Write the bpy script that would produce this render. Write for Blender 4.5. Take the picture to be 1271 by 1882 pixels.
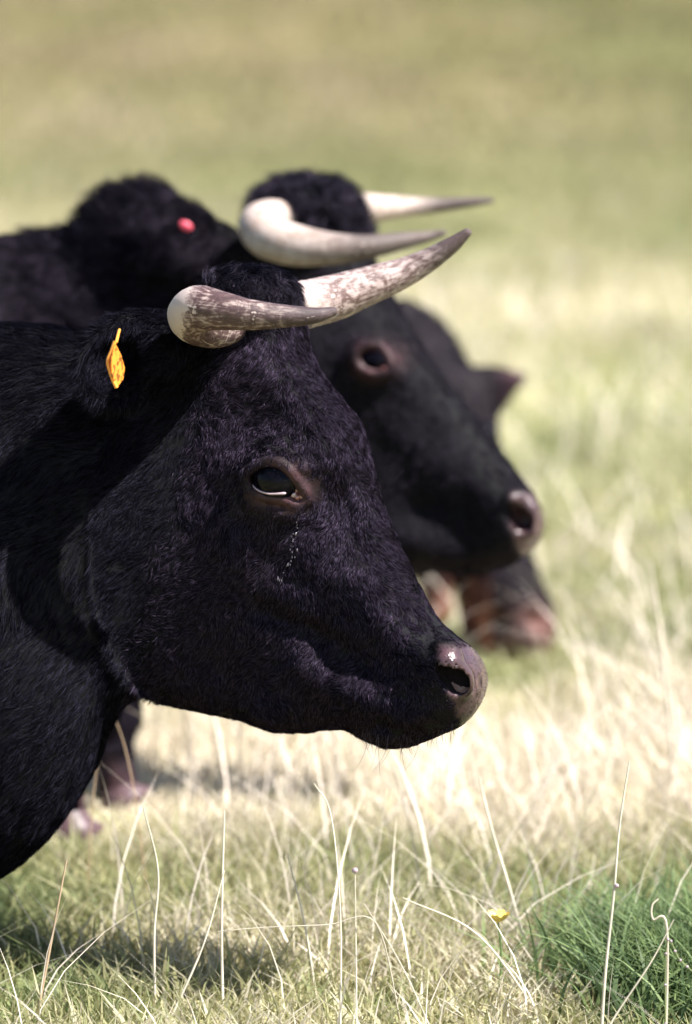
import bpy, math, random
import numpy as np
from mathutils import Vector

rng = np.random.default_rng(7)
random.seed(7)
R = math.radians
scene = bpy.context.scene
for o in list(bpy.data.objects):
    bpy.data.objects.remove(o)

# ------------------------------------------------------------------ camera
CAM = np.array([0.0, 0.0, 1.6])
PITCH = R(9.93)
FPX = 9300.0                      # focal length in photograph pixels
PW, PH = 1271.0, 1882.0
cam_d = bpy.data.cameras.new('camera')
cam = bpy.data.objects.new('camera', cam_d)
scene.collection.objects.link(cam)
scene.camera = cam
cam.location = CAM
cam.rotation_euler = (R(90) - PITCH, 0, 0)
cam_d.sensor_fit = 'VERTICAL'
cam_d.sensor_height = 36.0
cam_d.sensor_width = 36.0
cam_d.lens = 36.0 * FPX / PH
cam_d.clip_end = 2000
cam_d.dof.use_dof = True
cam_d.dof.focus_distance = 5.84
cam_d.dof.aperture_fstop = 2.6

# ------------------------------------------------------------------ light
SUN_TO = np.array([0.54, -0.20, 0.81]); SUN_TO /= np.linalg.norm(SUN_TO)
world = bpy.data.worlds.new('World')
scene.world = world
world.use_nodes = True
wn = world.node_tree.nodes
bg = wn['Background']
sky = wn.new('ShaderNodeTexSky')
sky.sky_type = 'NISHITA'
sky.sun_disc = False
sky.sun_elevation = math.asin(SUN_TO[2])
sky.sun_rotation = math.atan2(SUN_TO[0], SUN_TO[1])
bg.inputs['Strength'].default_value = 0.07
world.node_tree.links.new(sky.outputs['Color'], bg.inputs['Color'])
sun_d = bpy.data.lights.new('sun', 'SUN')
sun_d.energy = 5.0
sun_d.angle = R(0.53)
sun_d.color = (1.0, 0.96, 0.91)
sun = bpy.data.objects.new('sun', sun_d)
scene.collection.objects.link(sun)
sun.location = (3, -3, 8)
sun.rotation_euler = Vector(SUN_TO).to_track_quat('Z', 'Y').to_euler()
vs = scene.view_settings
vs.view_transform = 'Standard'
vs.look = 'None'
vs.exposure = 1.45
vs.gamma = 1.0
vs.use_curve_mapping = False
scene.cycles.max_bounces = 7
scene.cycles.transparent_max_bounces = 6
scene.cycles.use_denoising = True
scene.cycles_curves.shape = 'RIBBONS' if hasattr(scene, 'cycles_curves') else None

# ------------------------------------------------------------------ helpers
FWD = np.array([0, math.cos(PITCH), -math.sin(PITCH)])
UP = np.array([0, math.sin(PITCH), math.cos(PITCH)])
RIGHT = np.array([1.0, 0, 0])
def W(px, py, D):
    return CAM + FWD * D + RIGHT * ((px - PW / 2) / FPX * D) - UP * ((py - PH / 2) / FPX * D)
def on_ground(px, py):
    d = FWD + RIGHT * ((px - PW / 2) / FPX) - UP * ((py - PH / 2) / FPX)
    t = -CAM[2] / d[2]
    return CAM + d * t

def tag(o, label=None, cat=None, group=None, kind=None):
    if label: o['label'] = label
    if cat: o['category'] = cat
    if group: o['group'] = group
    if kind: o['kind'] = kind
    return o
def empty(name, loc):
    o = bpy.data.objects.new(name, None)
    scene.collection.objects.link(o)
    o.location = loc
    o.empty_display_size = 0.1
    return o
def link(name, data, parent=None):
    o = bpy.data.objects.new(name, data)
    scene.collection.objects.link(o)
    if parent is not None:
        o.parent = parent
        w, q = Vector((0, 0, 0)), parent           # data is in world coordinates
        while q is not None: w += q.location; q = q.parent
        o.location = -w
    return o
def mesh_np(name, verts, faces, mat, smooth=True, attrs=None):
    me = bpy.data.meshes.new(name)
    verts = np.ascontiguousarray(verts, dtype=np.float32)
    faces = np.ascontiguousarray(faces, dtype=np.int32)
    n = faces.shape[1]
    me.vertices.add(len(verts)); me.vertices.foreach_set('co', verts.ravel())
    me.loops.add(faces.size); me.loops.foreach_set('vertex_index', faces.ravel())
    me.polygons.add(len(faces))
    me.polygons.foreach_set('loop_start', np.arange(0, faces.size, n, dtype=np.int32))
    me.polygons.foreach_set('loop_total', np.full(len(faces), n, dtype=np.int32))
    if smooth:
        me.polygons.foreach_set('use_smooth', np.ones(len(faces), dtype=bool))
    me.update(calc_edges=True)
    for k, v in (attrs or {}).items():
        if v.ndim == 2:
            a = me.color_attributes.new(k, 'FLOAT_COLOR', 'POINT')
            c = np.ones((len(verts), 4), dtype=np.float32); c[:, :3] = v
            a.data.foreach_set('color', c.ravel())
        else:
            a = me.attributes.new(k, 'FLOAT', 'POINT')
            a.data.foreach_set('value', v.astype(np.float32))
    me.validate()
    me.materials.append(mat)
    return me

# value noise on arrays
_perm = rng.permutation(4096)
_val = rng.random(4096)
def _h(i, j, k):
    return _val[(_perm[(_perm[(_perm[i & 4095] + j) & 4095] + k) & 4095]) & 4095]
def vnoise(p):
    p = np.asarray(p, dtype=np.float64)
    i = np.floor(p).astype(np.int64); f = p - i; f = f * f * (3 - 2 * f)
    x, y, z = i[..., 0], i[..., 1], i[..., 2]; fx, fy, fz = f[..., 0], f[..., 1], f[..., 2]
    def L(a, b, t): return a + (b - a) * t
    return L(L(L(_h(x, y, z), _h(x+1, y, z), fx), L(_h(x, y+1, z), _h(x+1, y+1, z), fx), fy),
             L(L(_h(x, y, z+1), _h(x+1, y, z+1), fx), L(_h(x, y+1, z+1), _h(x+1, y+1, z+1), fx), fy), fz) * 2 - 1
def fbm(p, o=3):
    s = 0; a = 1; t = 0
    for k in range(o):
        s = s + a * vnoise(p * (2 ** k) + 17.3 * k); t += a; a *= 0.5
    return s / t
def sstep(a, b, x):
    t = np.clip((x - a) / (b - a), 0, 1); return t * t * (3 - 2 * t)

# ------------------------------------------------------------------ materials
def newmat(name):
    m = bpy.data.materials.new(name); m.use_nodes = True
    nt = m.node_tree
    return m, nt, nt.nodes, nt.links, nt.nodes['Principled BSDF']
def ramp(nodes, stops):
    r = nodes.new('ShaderNodeValToRGB')
    el = r.color_ramp.elements
    el[0].position, el[0].color = stops[0][0], (*stops[0][1], 1)
    el[1].position, el[1].color = stops[-1][0], (*stops[-1][1], 1)
    for p, c in stops[1:-1]:
        e = el.new(p); e.color = (*c, 1)
    return r

def fur_mat(name, col, rough=0.38):
    m = bpy.data.materials.new(name); m.use_nodes = True
    nt = m.node_tree; nt.nodes.clear()
    out = nt.nodes.new('ShaderNodeOutputMaterial')
    h = nt.nodes.new('ShaderNodeBsdfHair')
    h.component = 'Reflection'
    hi = nt.nodes.new('ShaderNodeHairInfo')            # single hairs differ in gloss
    mr = nt.nodes.new('ShaderNodeMapRange'); mr.interpolation_type = 'SMOOTHSTEP'
    mr.inputs['From Min'].default_value = 0.35; mr.inputs['To Min'].default_value = 0.35; mr.inputs['To Max'].default_value = 2.6
    nt.links.new(hi.outputs['Random'], mr.inputs['Value'])
    vm = nt.nodes.new('ShaderNodeVectorMath'); vm.operation = 'SCALE'; vm.inputs[0].default_value = col
    nt.links.new(mr.outputs[0], vm.inputs['Scale']); nt.links.new(vm.outputs[0], h.inputs['Color'])
    h.inputs['RoughnessU'].default_value = rough
    h.inputs['RoughnessV'].default_value = 0.65
    nt.links.new(h.outputs[0], out.inputs['Surface'])
    return m
M_fur = fur_mat('black_fur', (0.0195, 0.0150, 0.0245), 0.21)
M_fur_soft = fur_mat('black_fur_far', (0.0165, 0.0135, 0.0200), 0.30)
M_fur_poll = fur_mat('black_curly_fur', (0.026, 0.022, 0.033), 0.28)
M_fur_shade = fur_mat('black_fur_shaded', (0.0070, 0.0066, 0.0105), 0.28)  # neck and ear coat darkened to paint in shade and hide the cast shadow

# hide: colour attribute 'tint' (rgb) and float 'wet'
M_hide, nt, N, Lk, B = newmat('cow_hide')
a = N.new('ShaderNodeAttribute'); a.attribute_name = 'tint'
w_ = N.new('ShaderNodeAttribute'); w_.attribute_name = 'wet'
nz = N.new('ShaderNodeTexNoise'); nz.inputs['Scale'].default_value = 60; nz.inputs['Detail'].default_value = 5
tc = N.new('ShaderNodeTexCoord'); Lk.new(tc.outputs['Object'], nz.inputs['Vector'])
mx = N.new('ShaderNodeMix'); mx.data_type = 'RGBA'; mx.blend_type = 'MULTIPLY'; mx.inputs[0].default_value = 0.6
rp = ramp(N, [(0.3, (0.45, 0.4, 0.42)), (0.7, (1.3, 1.25, 1.25))])
Lk.new(nz.outputs['Fac'], rp.inputs[0]); Lk.new(a.outputs['Color'], mx.inputs[6]); Lk.new(rp.outputs[0], mx.inputs[7])
Lk.new(mx.outputs[2], B.inputs['Base Color'])
mr = N.new('ShaderNodeMapRange'); mr.inputs['To Min'].default_value = 0.75; mr.inputs['To Max'].default_value = 0.27
Lk.new(w_.outputs['Fac'], mr.inputs['Value']); Lk.new(mr.outputs[0], B.inputs['Roughness'])
mr2 = N.new('ShaderNodeMapRange'); mr2.inputs['To Min'].default_value = 0.15; mr2.inputs['To Max'].default_value = 0.5
Lk.new(w_.outputs['Fac'], mr2.inputs['Value']); Lk.new(mr2.outputs[0], B.inputs['Specular IOR Level'])
vo = N.new('ShaderNodeTexVoronoi'); vo.inputs['Scale'].default_value = 230; vo.feature = 'DISTANCE_TO_EDGE'
Lk.new(tc.outputs['Object'], vo.inputs['Vector'])
bp = N.new('ShaderNodeBump'); bp.inputs['Distance'].default_value = 0.0012; bp.inputs['Strength'].default_value = 0.5
Lk.new(vo.outputs['Distance'], bp.inputs['Height'])
bp2 = N.new('ShaderNodeBump'); bp2.inputs['Distance'].default_value = 0.003; bp2.inputs['Strength'].default_value = 0.5
Lk.new(nz.outputs['Fac'], bp2.inputs['Height']); Lk.new(bp.outputs[0], bp2.inputs['Normal']); Lk.new(bp2.outputs[0], B.inputs['Normal'])

def horn_mat(name, pale, brown, dark, brown_amt, tip_from):
    m, nt, N, Lk, B = newmat(name)
    u = N.new('ShaderNodeAttribute'); u.attribute_name = 'along'
    an = N.new('ShaderNodeAttribute'); an.attribute_name = 'around'
    cx = N.new('ShaderNodeCombineXYZ')
    m1 = N.new('ShaderNodeMath'); m1.operation = 'MULTIPLY'; m1.inputs[1].default_value = 5
    Lk.new(u.outputs['Fac'], m1.inputs[0]); Lk.new(m1.outputs[0], cx.inputs[0])
    Lk.new(an.outputs['Vector'], cx.inputs[1])
    tc = N.new('ShaderNodeTexCoord')
    n0 = N.new('ShaderNodeTexNoise'); n0.inputs['Scale'].default_value = 42; n0.inputs['Detail'].default_value = 8; n0.inputs['Roughness'].default_value = 0.65; n0.inputs['Distortion'].default_value = 1.5
    Lk.new(tc.outputs['Object'], n0.inputs['Vector'])
    # fine streaks that run along the horn
    st = N.new('ShaderNodeTexNoise'); st.inputs['Scale'].default_value = 1.0; st.inputs['Detail'].default_value = 9; st.inputs['Roughness'].default_value = 0.72; st.inputs['Distortion'].default_value = 1.4
    sv = N.new('ShaderNodeAttribute'); sv.attribute_name = 'streak'
    Lk.new(sv.outputs['Vector'], st.inputs['Vector'])
    ad = N.new('ShaderNodeMath'); ad.operation = 'ADD'
    s1 = N.new('ShaderNodeMath'); s1.operation = 'MULTIPLY'; s1.inputs[1].default_value = 0.55; Lk.new(n0.outputs['Fac'], s1.inputs[0])
    s2 = N.new('ShaderNodeMath'); s2.operation = 'MULTIPLY'; s2.inputs[1].default_value = 0.55; Lk.new(st.outputs['Fac'], s2.inputs[0])
    Lk.new(s1.outputs[0], ad.inputs[0]); Lk.new(s2.outputs[0], ad.inputs[1])
    mid = tuple(0.5*a_+0.5*b_ for a_, b_ in zip(pale, brown))
    r1 = ramp(N, [(brown_amt-0.09, pale), (brown_amt-0.02, mid), (brown_amt+0.04, brown), (brown_amt+0.15, tuple(c_*0.45 for c_ in brown))])
    Lk.new(ad.outputs[0], r1.inputs[0])
    # dark towards the tip, ragged edge
    tm = N.new('ShaderNodeMath'); tm.operation = 'MULTIPLY_ADD'; tm.inputs[1].default_value = 0.35
    sb = N.new('ShaderNodeMath'); sb.operation = 'SUBTRACT'; sb.inputs[1].default_value = 0.5
    Lk.new(ad.outputs[0], sb.inputs[0]); Lk.new(sb.outputs[0], tm.inputs[0]); Lk.new(u.outputs['Fac'], tm.inputs[2])
    rt = ramp(N, [(tip_from, (0, 0, 0)), (min(tip_from + 0.22, 1.0), (0.85, 0.85, 0.85))])
    Lk.new(tm.outputs[0], rt.inputs[0])
    mx = N.new('ShaderNodeMix'); mx.data_type = 'RGBA'
    Lk.new(rt.outputs[0], mx.inputs[0]); Lk.new(r1.outputs[0], mx.inputs[6]); mx.inputs[7].default_value = (*dark, 1)
    # bare pale cap at the outer bend
    bare = N.new('ShaderNodeAttribute'); bare.attribute_name = 'bare'
    bn = N.new('ShaderNodeMath'); bn.operation = 'MULTIPLY_ADD'; bn.inputs[1].default_value = 3.0
    Lk.new(sb.outputs[0], bn.inputs[0]); Lk.new(bare.outputs['Fac'], bn.inputs[2])
    br = ramp(N, [(0.46, (0, 0, 0)), (0.54, (1, 1, 1))]); Lk.new(bn.outputs[0], br.inputs[0])
    mx2 = N.new('ShaderNodeMix'); mx2.data_type = 'RGBA'
    Lk.new(br.outputs[0], mx2.inputs[0]); Lk.new(mx.outputs[2], mx2.inputs[6]); mx2.inputs[7].default_value = (*pale, 1)
    Lk.new(mx2.outputs[2], B.inputs['Base Color'])
    B.inputs['Roughness'].default_value = 0.52; B.inputs['Specular IOR Level'].default_value = 0.3
    bp = N.new('ShaderNodeBump'); bp.inputs['Distance'].default_value = 0.002; bp.inputs['Strength'].default_value = 0.7
    Lk.new(ad.outputs[0], bp.inputs['Height']); Lk.new(bp.outputs[0], B.inputs['Normal'])
    return m
M_horn1 = horn_mat('weathered_horn', (0.41, 0.325, 0.305), (0.09, 0.05, 0.045), (0.055, 0.036, 0.036), 0.56, 0.60)
M_horn1n = horn_mat('dark_weathered_horn', (0.44, 0.35, 0.32), (0.085, 0.048, 0.048), (0.042, 0.027, 0.030), 0.50, 0.64)
M_horn2 = horn_mat('cream_horn', (0.46, 0.375, 0.335), (0.30, 0.21, 0.16), (0.045, 0.032, 0.032), 0.60, 0.44)
M_horn3 = horn_mat('dark_short_horn', (0.20, 0.14, 0.13), (0.10, 0.06, 0.06), (0.04, 0.03, 0.03), 0.45, 0.3)

def simple(name, col, rough=0.5, spec=0.5, coat=0.0, sss=0.0):
    m, nt, N, Lk, B = newmat(name)
    nz = N.new('ShaderNodeTexNoise'); nz.inputs['Scale'].default_value = 90; nz.inputs['Detail'].default_value = 4
    tc = N.new('ShaderNodeTexCoord'); Lk.new(tc.outputs['Object'], nz.inputs['Vector'])
    rp = ramp(N, [(0.3, tuple(c * 0.75 for c in col)), (0.7, tuple(min(c * 1.2, 1) for c in col))])
    Lk.new(nz.outputs['Fac'], rp.inputs[0]); Lk.new(rp.outputs[0], B.inputs['Base Color'])
    B.inputs['Roughness'].default_value = rough
    B.inputs['Specular IOR Level'].default_value = spec
    B.inputs['Coat Weight'].default_value = coat
    B.inputs['Coat Roughness'].default_value = 0.08
    B.inputs['Subsurface Weight'].default_value = sss
    B.inputs['Subsurface Scale'].default_value = 0.004
    return m
M_eye = simple('eyeball', (0.003, 0.0025, 0.005), 0.14, 0.10, 0.0)
M_sclera = simple('wet_eye_rim', (0.38, 0.28, 0.32), 0.25, 0.6, 0.8)
M_caruncle = simple('wet_inner_corner', (0.22, 0.075, 0.065), 0.22, 0.7, 1.0)
M_tear = simple('tear_drop', (0.14, 0.12, 0.16), 0.06, 1.0, 1.0)
M_hoof = simple('mauve_hoof', (0.09, 0.05, 0.058), 0.5)

# orange tag
def tag_mat(name, col, marks):
    m, nt, N, Lk, B = newmat(name)
    tc = N.new('ShaderNodeTexCoord')
    vo = N.new('ShaderNodeTexNoise'); vo.inputs['Scale'].default_value = 190; vo.inputs['Detail'].default_value = 1
    Lk.new(tc.outputs['Object'], vo.inputs['Vector'])
    rp = ramp(N, [(0.50, col), (0.58, tuple(c * (0.25 if marks else 0.85) for c in col))])
    Lk.new(vo.outputs['Fac'], rp.inputs[0]); Lk.new(rp.outputs[0], B.inputs['Base Color'])
    B.inputs['Roughness'].default_value = 0.45
    tr = N.new('ShaderNodeBsdfTranslucent'); Lk.new(rp.outputs[0], tr.inputs['Color'])
    ms = N.new('ShaderNodeMixShader'); ms.inputs[0].default_value = 0.25
    Lk.new(B.outputs[0], ms.inputs[1]); Lk.new(tr.outputs[0], ms.inputs[2])
    Lk.new(ms.outputs[0], N['Material Output'].inputs['Surface'])
    return m
M_tag = tag_mat('orange_plastic', (0.95, 0.32, 0.035), True)
M_tagp = simple('plain_orange_plastic', (0.95, 0.34, 0.04), 0.4)
M_pink = simple('pink_plastic', (0.75, 0.09, 0.14), 0.4)

def grass_mat(name, trans=0.48, rough=0.55):
    m, nt, N, Lk, B = newmat(name)
    a = N.new('ShaderNodeAttribute'); a.attribute_name = 'tint'
    Lk.new(a.outputs['Color'], B.inputs['Base Color'])
    B.inputs['Roughness'].default_value = rough
    B.inputs['Specular IOR Level'].default_value = 0.3
    tr = N.new('ShaderNodeBsdfTranslucent'); Lk.new(a.outputs['Color'], tr.inputs['Color'])
    ms = N.new('ShaderNodeMixShader'); ms.inputs[0].default_value = trans
    Lk.new(B.outputs[0], ms.inputs[1]); Lk.new(tr.outputs[0], ms.inputs[2])
    Lk.new(ms.outputs[0], N['Material Output'].inputs['Surface'])
    return m
M_grass = grass_mat('grass_blades')
M_stem = grass_mat('dry_stems', 0.2, 0.45)

# ------------------------------------------------------------------ meadow colour field (colour of the sward, by place)
def noise2(x, y, s, seed=0.0, o=3):
    return fbm(np.stack([x * s, y * s, np.full_like(x, seed)], -1), o)
def dryness(x, y):
    """0 lush green .. 1 bleached straw"""
    base = 0.55 + 0.55 * noise2(x * 1.0, y * 0.45, 1.5, 3.1) + 0.25 * noise2(x, y, 5.0, 9.0)
    base = np.where(y > 8, 0.55+(base-0.55)*(1-0.55*sstep(8, 11, y)), base)
    base = base + 0.05*sstep(7.5, 8.5, y) - 0.18 * np.exp(-((x-1.2)/0.9)**2) * sstep(11, 15, y)
    base = base + 0.55 * np.exp(-((y - 7.0) / 0.45) ** 2) * sstep(-0.55, -0.25, x)
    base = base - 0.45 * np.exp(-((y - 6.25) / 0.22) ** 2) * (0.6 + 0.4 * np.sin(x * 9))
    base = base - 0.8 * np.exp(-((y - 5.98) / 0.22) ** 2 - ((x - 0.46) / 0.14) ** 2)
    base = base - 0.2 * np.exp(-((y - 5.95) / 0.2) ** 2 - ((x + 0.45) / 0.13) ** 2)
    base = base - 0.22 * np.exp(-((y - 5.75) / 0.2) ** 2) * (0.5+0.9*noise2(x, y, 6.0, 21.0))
    return np.clip(base, 0, 1)
FAR_TINT = np.array([0.62, 0.55, 0.52])  # multiplies far ground and grass colour, darker and browner with distance
GREEN_D = np.array([0.060, 0.098, 0.045]); GREEN = np.array([0.245, 0.28, 0.125]); OLIVE = np.array([0.38, 0.355, 0.185]); STRAW = np.array([0.74, 0.67, 0.56]); BROWN = np.array([0.34, 0.24, 0.16])
def sward(dry, r):
    d = np.clip(dry + (r - 0.5) * 0.55, 0, 1)[:, None]
    c = np.where(d < 0.33, GREEN_D + (GREEN - GREEN_D) * (d / 0.33),
        np.where(d < 0.62, GREEN + (OLIVE - GREEN) * ((d - 0.33) / 0.29), OLIVE + (STRAW - OLIVE) * ((d - 0.62) / 0.38)))
    return c

# ground: one sheet, fine near the cows
xs = np.concatenate([-np.geomspace(300, 4, 26), np.linspace(-3.9, 3.9, 131), np.geomspace(4, 300, 26)])
ys = np.concatenate([-np.geomspace(200, 4, 16), np.linspace(-3.5, 30, 336), np.geomspace(31, 500, 30)])
GX, GY = np.meshgrid(xs, ys, indexing='ij')
def ground_z(x, y):
    near = sstep(60, 30, np.hypot(x, y))
    z = 0.035 * noise2(x, y, 0.9, 1.0) * near * sstep(3.5, 9.5, y) + 0.02 * noise2(x, y, 3.0, 5.0, 2) * near * sstep(8, 10, y)
    return z + 0.00006 * np.maximum(y - 60, 0) ** 2
gz = ground_z(GX.ravel(), GY.ravel())
gv = np.stack([GX.ravel(), GY.ravel(), gz], -1)
ni, nj = len(xs), len(ys)
I, J = np.meshgrid(np.arange(ni - 1), np.arange(nj - 1), indexing='ij')
gf = np.stack([I * nj + J, (I + 1) * nj + J, (I + 1) * nj + J + 1, I * nj + J + 1], -1).reshape(-1, 4)
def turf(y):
    """colour multiplier that turns the sward darker and browner with distance"""
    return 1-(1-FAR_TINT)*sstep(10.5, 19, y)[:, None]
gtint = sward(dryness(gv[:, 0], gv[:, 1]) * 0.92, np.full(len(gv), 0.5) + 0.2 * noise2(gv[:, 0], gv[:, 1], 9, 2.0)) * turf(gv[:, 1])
M_ground, nt, N, Lk, B = newmat('meadow_ground')
a = N.new('ShaderNodeAttribute'); a.attribute_name = 'tint'
tc = N.new('ShaderNodeTexCoord')
nz = N.new('ShaderNodeTexNoise'); nz.inputs['Scale'].default_value = 22; nz.inputs['Detail'].default_value = 7
Lk.new(tc.outputs['Object'], nz.inputs['Vector'])
rp = ramp(N, [(0.3, (0.45, 0.5, 0.4)), (0.7, (1.25, 1.2, 1.25))]); Lk.new(nz.outputs['Fac'], rp.inputs[0])
mx = N.new('ShaderNodeMix'); mx.data_type = 'RGBA'; mx.blend_type = 'MULTIPLY'; mx.inputs[0].default_value = 1
Lk.new(a.outputs['Color'], mx.inputs[6]); Lk.new(rp.outputs[0], mx.inputs[7]); Lk.new(mx.outputs[2], B.inputs['Base Color'])
B.inputs['Roughness'].default_value = 0.9; B.inputs['Specular IOR Level'].default_value = 0.1
bp = N.new('ShaderNodeBump'); bp.inputs['Distance'].default_value = 0.02; Lk.new(nz.outputs['Fac'], bp.inputs['Height']); Lk.new(bp.outputs[0], B.inputs['Normal'])
go = link('ground', mesh_np('ground', gv, gf, M_ground, attrs={'tint': gtint}))
tag(go, kind='structure')

# ------------------------------------------------------------------ implicit surface modelling
def smin(a, b, k):
    h = np.clip(0.5 + 0.5 * (b - a) / k, 0, 1)
    return b + (a - b) * h - k * h * (1 - h)
def surface_nets(v, origin, h):
    ins = v < 0
    nx, ny, nz = v.shape
    c = np.zeros((nx-1, ny-1, nz-1), dtype=np.uint8)
    for dx in (0, 1):
        for dy in (0, 1):
            for dz in (0, 1):
                c += ins[dx:nx-1+dx, dy:ny-1+dy, dz:nz-1+dz]
    act = (c > 0) & (c < 8)
    ci = np.argwhere(act)
    idx = np.full(act.shape, -1, dtype=np.int64); idx[act] = np.arange(len(ci))
    P = np.zeros((len(ci), 3)); cnt = np.zeros(len(ci))
    corners = [(0,0,0),(1,0,0),(0,1,0),(1,1,0),(0,0,1),(1,0,1),(0,1,1),(1,1,1)]
    cv = {q: v[ci[:,0]+q[0], ci[:,1]+q[1], ci[:,2]+q[2]] for q in corners}
    for q in corners:
        for ax in range(3):
            if q[ax] == 0:
                q2 = list(q); q2[ax] = 1; q2 = tuple(q2)
                a, b = cv[q], cv[q2]
                m = (a < 0) != (b < 0)
                t = np.where(m, a / np.where(m, a - b, 1), 0)
                e = np.array(q, float)[None].repeat(len(ci), 0); e[:, ax] += t
                P[m] += e[m]; cnt[m] += 1
    P = P / cnt[:, None] + ci
    faces = []
    for ax in range(3):
        s0 = [slice(None)] * 3; s1 = [slice(None)] * 3
        s0[ax] = slice(0, -1); s1[ax] = slice(1, None)
        A = ins[tuple(s0)]; Bn = ins[tuple(s1)]
        m = A != Bn
        o1, o2 = [(1, 2), (2, 0), (0, 1)][ax]
        e = np.argwhere(m)
        ok = (e[:, o1] > 0) & (e[:, o2] > 0) & (e[:, o1] < v.shape[o1]-1) & (e[:, o2] < v.shape[o2]-1)
        e = e[ok]
        q = []
        for (d1, d2) in ((1, 1), (0, 1), (0, 0), (1, 0)):
            f = e.copy(); f[:, o1] -= d1; f[:, o2] -= d2
            q.append(idx[f[:, 0], f[:, 1], f[:, 2]])
        q = np.stack(q, -1)
        fl = A[e[:, 0], e[:, 1], e[:, 2]]
        q[~fl] = q[~fl][:, ::-1]
        faces.append(q)
    F = np.concatenate(faces)
    F = F[(F >= 0).all(1)]
    return origin + P * h, F
def catmull(pts, n=6):
    p = np.array(pts, float); out = []
    for i in range(len(p)):
        a, b, c, d = p[i-1], p[i], p[(i+1) % len(p)], p[(i+2) % len(p)]
        for t in np.linspace(0, 1, n, endpoint=False):
            out.append(0.5 * ((2*b) + (-a+c)*t + (2*a-5*b+4*c-d)*t*t + (-a+3*b-3*c+d)*t**3))
    return np.array(out)
def spline(pts, n):
    """open Catmull-Rom through rows of any width"""
    p = np.array(pts, float); p = np.vstack([2*p[0]-p[1], p, 2*p[-1]-p[-2]])
    out = []
    for i in range(1, len(p)-2):
        a, b, c, d = p[i-1:i+3]
        for t in np.linspace(0, 1, n, endpoint=False):
            out.append(0.5 * ((2*b) + (-a+c)*t + (2*a-5*b+4*c-d)*t*t + (-a+3*b-3*c+d)*t**3))
    out.append(p[-2])
    return np.array(out)
def poly_sd(X, Y, poly):
    d2 = np.full(X.shape, 1e18); inside = np.zeros(X.shape, bool)
    n = len(poly)
    for i in range(n):
        x0, y0 = poly[i]; x1, y1 = poly[(i+1) % n]
        ex, ey = x1-x0, y1-y0; L2 = ex*ex+ey*ey+1e-9
        t = np.clip(((X-x0)*ex + (Y-y0)*ey)/L2, 0, 1)
        d2 = np.minimum(d2, (X-x0-t*ex)**2 + (Y-y0-t*ey)**2)
        cr = ((y0 > Y) != (y1 > Y)) & (X < ex*(Y-y0)/(ey if abs(ey) > 1e-9 else 1e-9)+x0)
        inside ^= cr
    d = np.sqrt(d2)
    return np.where(inside, d, -d)

class Cow:
    """local frame: a = along the head's vertical middle plane (photo px, /cos yaw), b = down (photo px), l = lateral, away from the viewer.
       one local unit = k metres."""
    def __init__(s, D, yaw, ax, ay):
        s.D, s.th, s.ax, s.ay = D, yaw, ax, ay
        s.k = D / FPX
        s.A = W(ax, ay, D)
        s.F = RIGHT * math.cos(yaw) - FWD * math.sin(yaw)
        s.L = RIGHT * math.sin(yaw) + FWD * math.cos(yaw)
        s.M = np.stack([s.F, -UP, s.L])           # rows
    def world(s, p):
        p = np.asarray(p, float)
        q = (p - np.array([0, s.ay, 0])) * s.k
        return s.A + q @ s.M
    def local(s, P):
        return (np.asarray(P) - s.A) @ s.M.T / s.k + np.array([0, s.ay, 0])
    def P(s, x, y, dd=0.0):
        """local coordinates of what projects to photo pixel x, y at depth D+dd metres"""
        return s.local(W(x, y, s.D + dd))
    def plane(s, x, y):
        return np.stack([(np.asarray(x, float) - s.ax) / math.cos(s.th), np.asarray(y, float)], -1)

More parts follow.
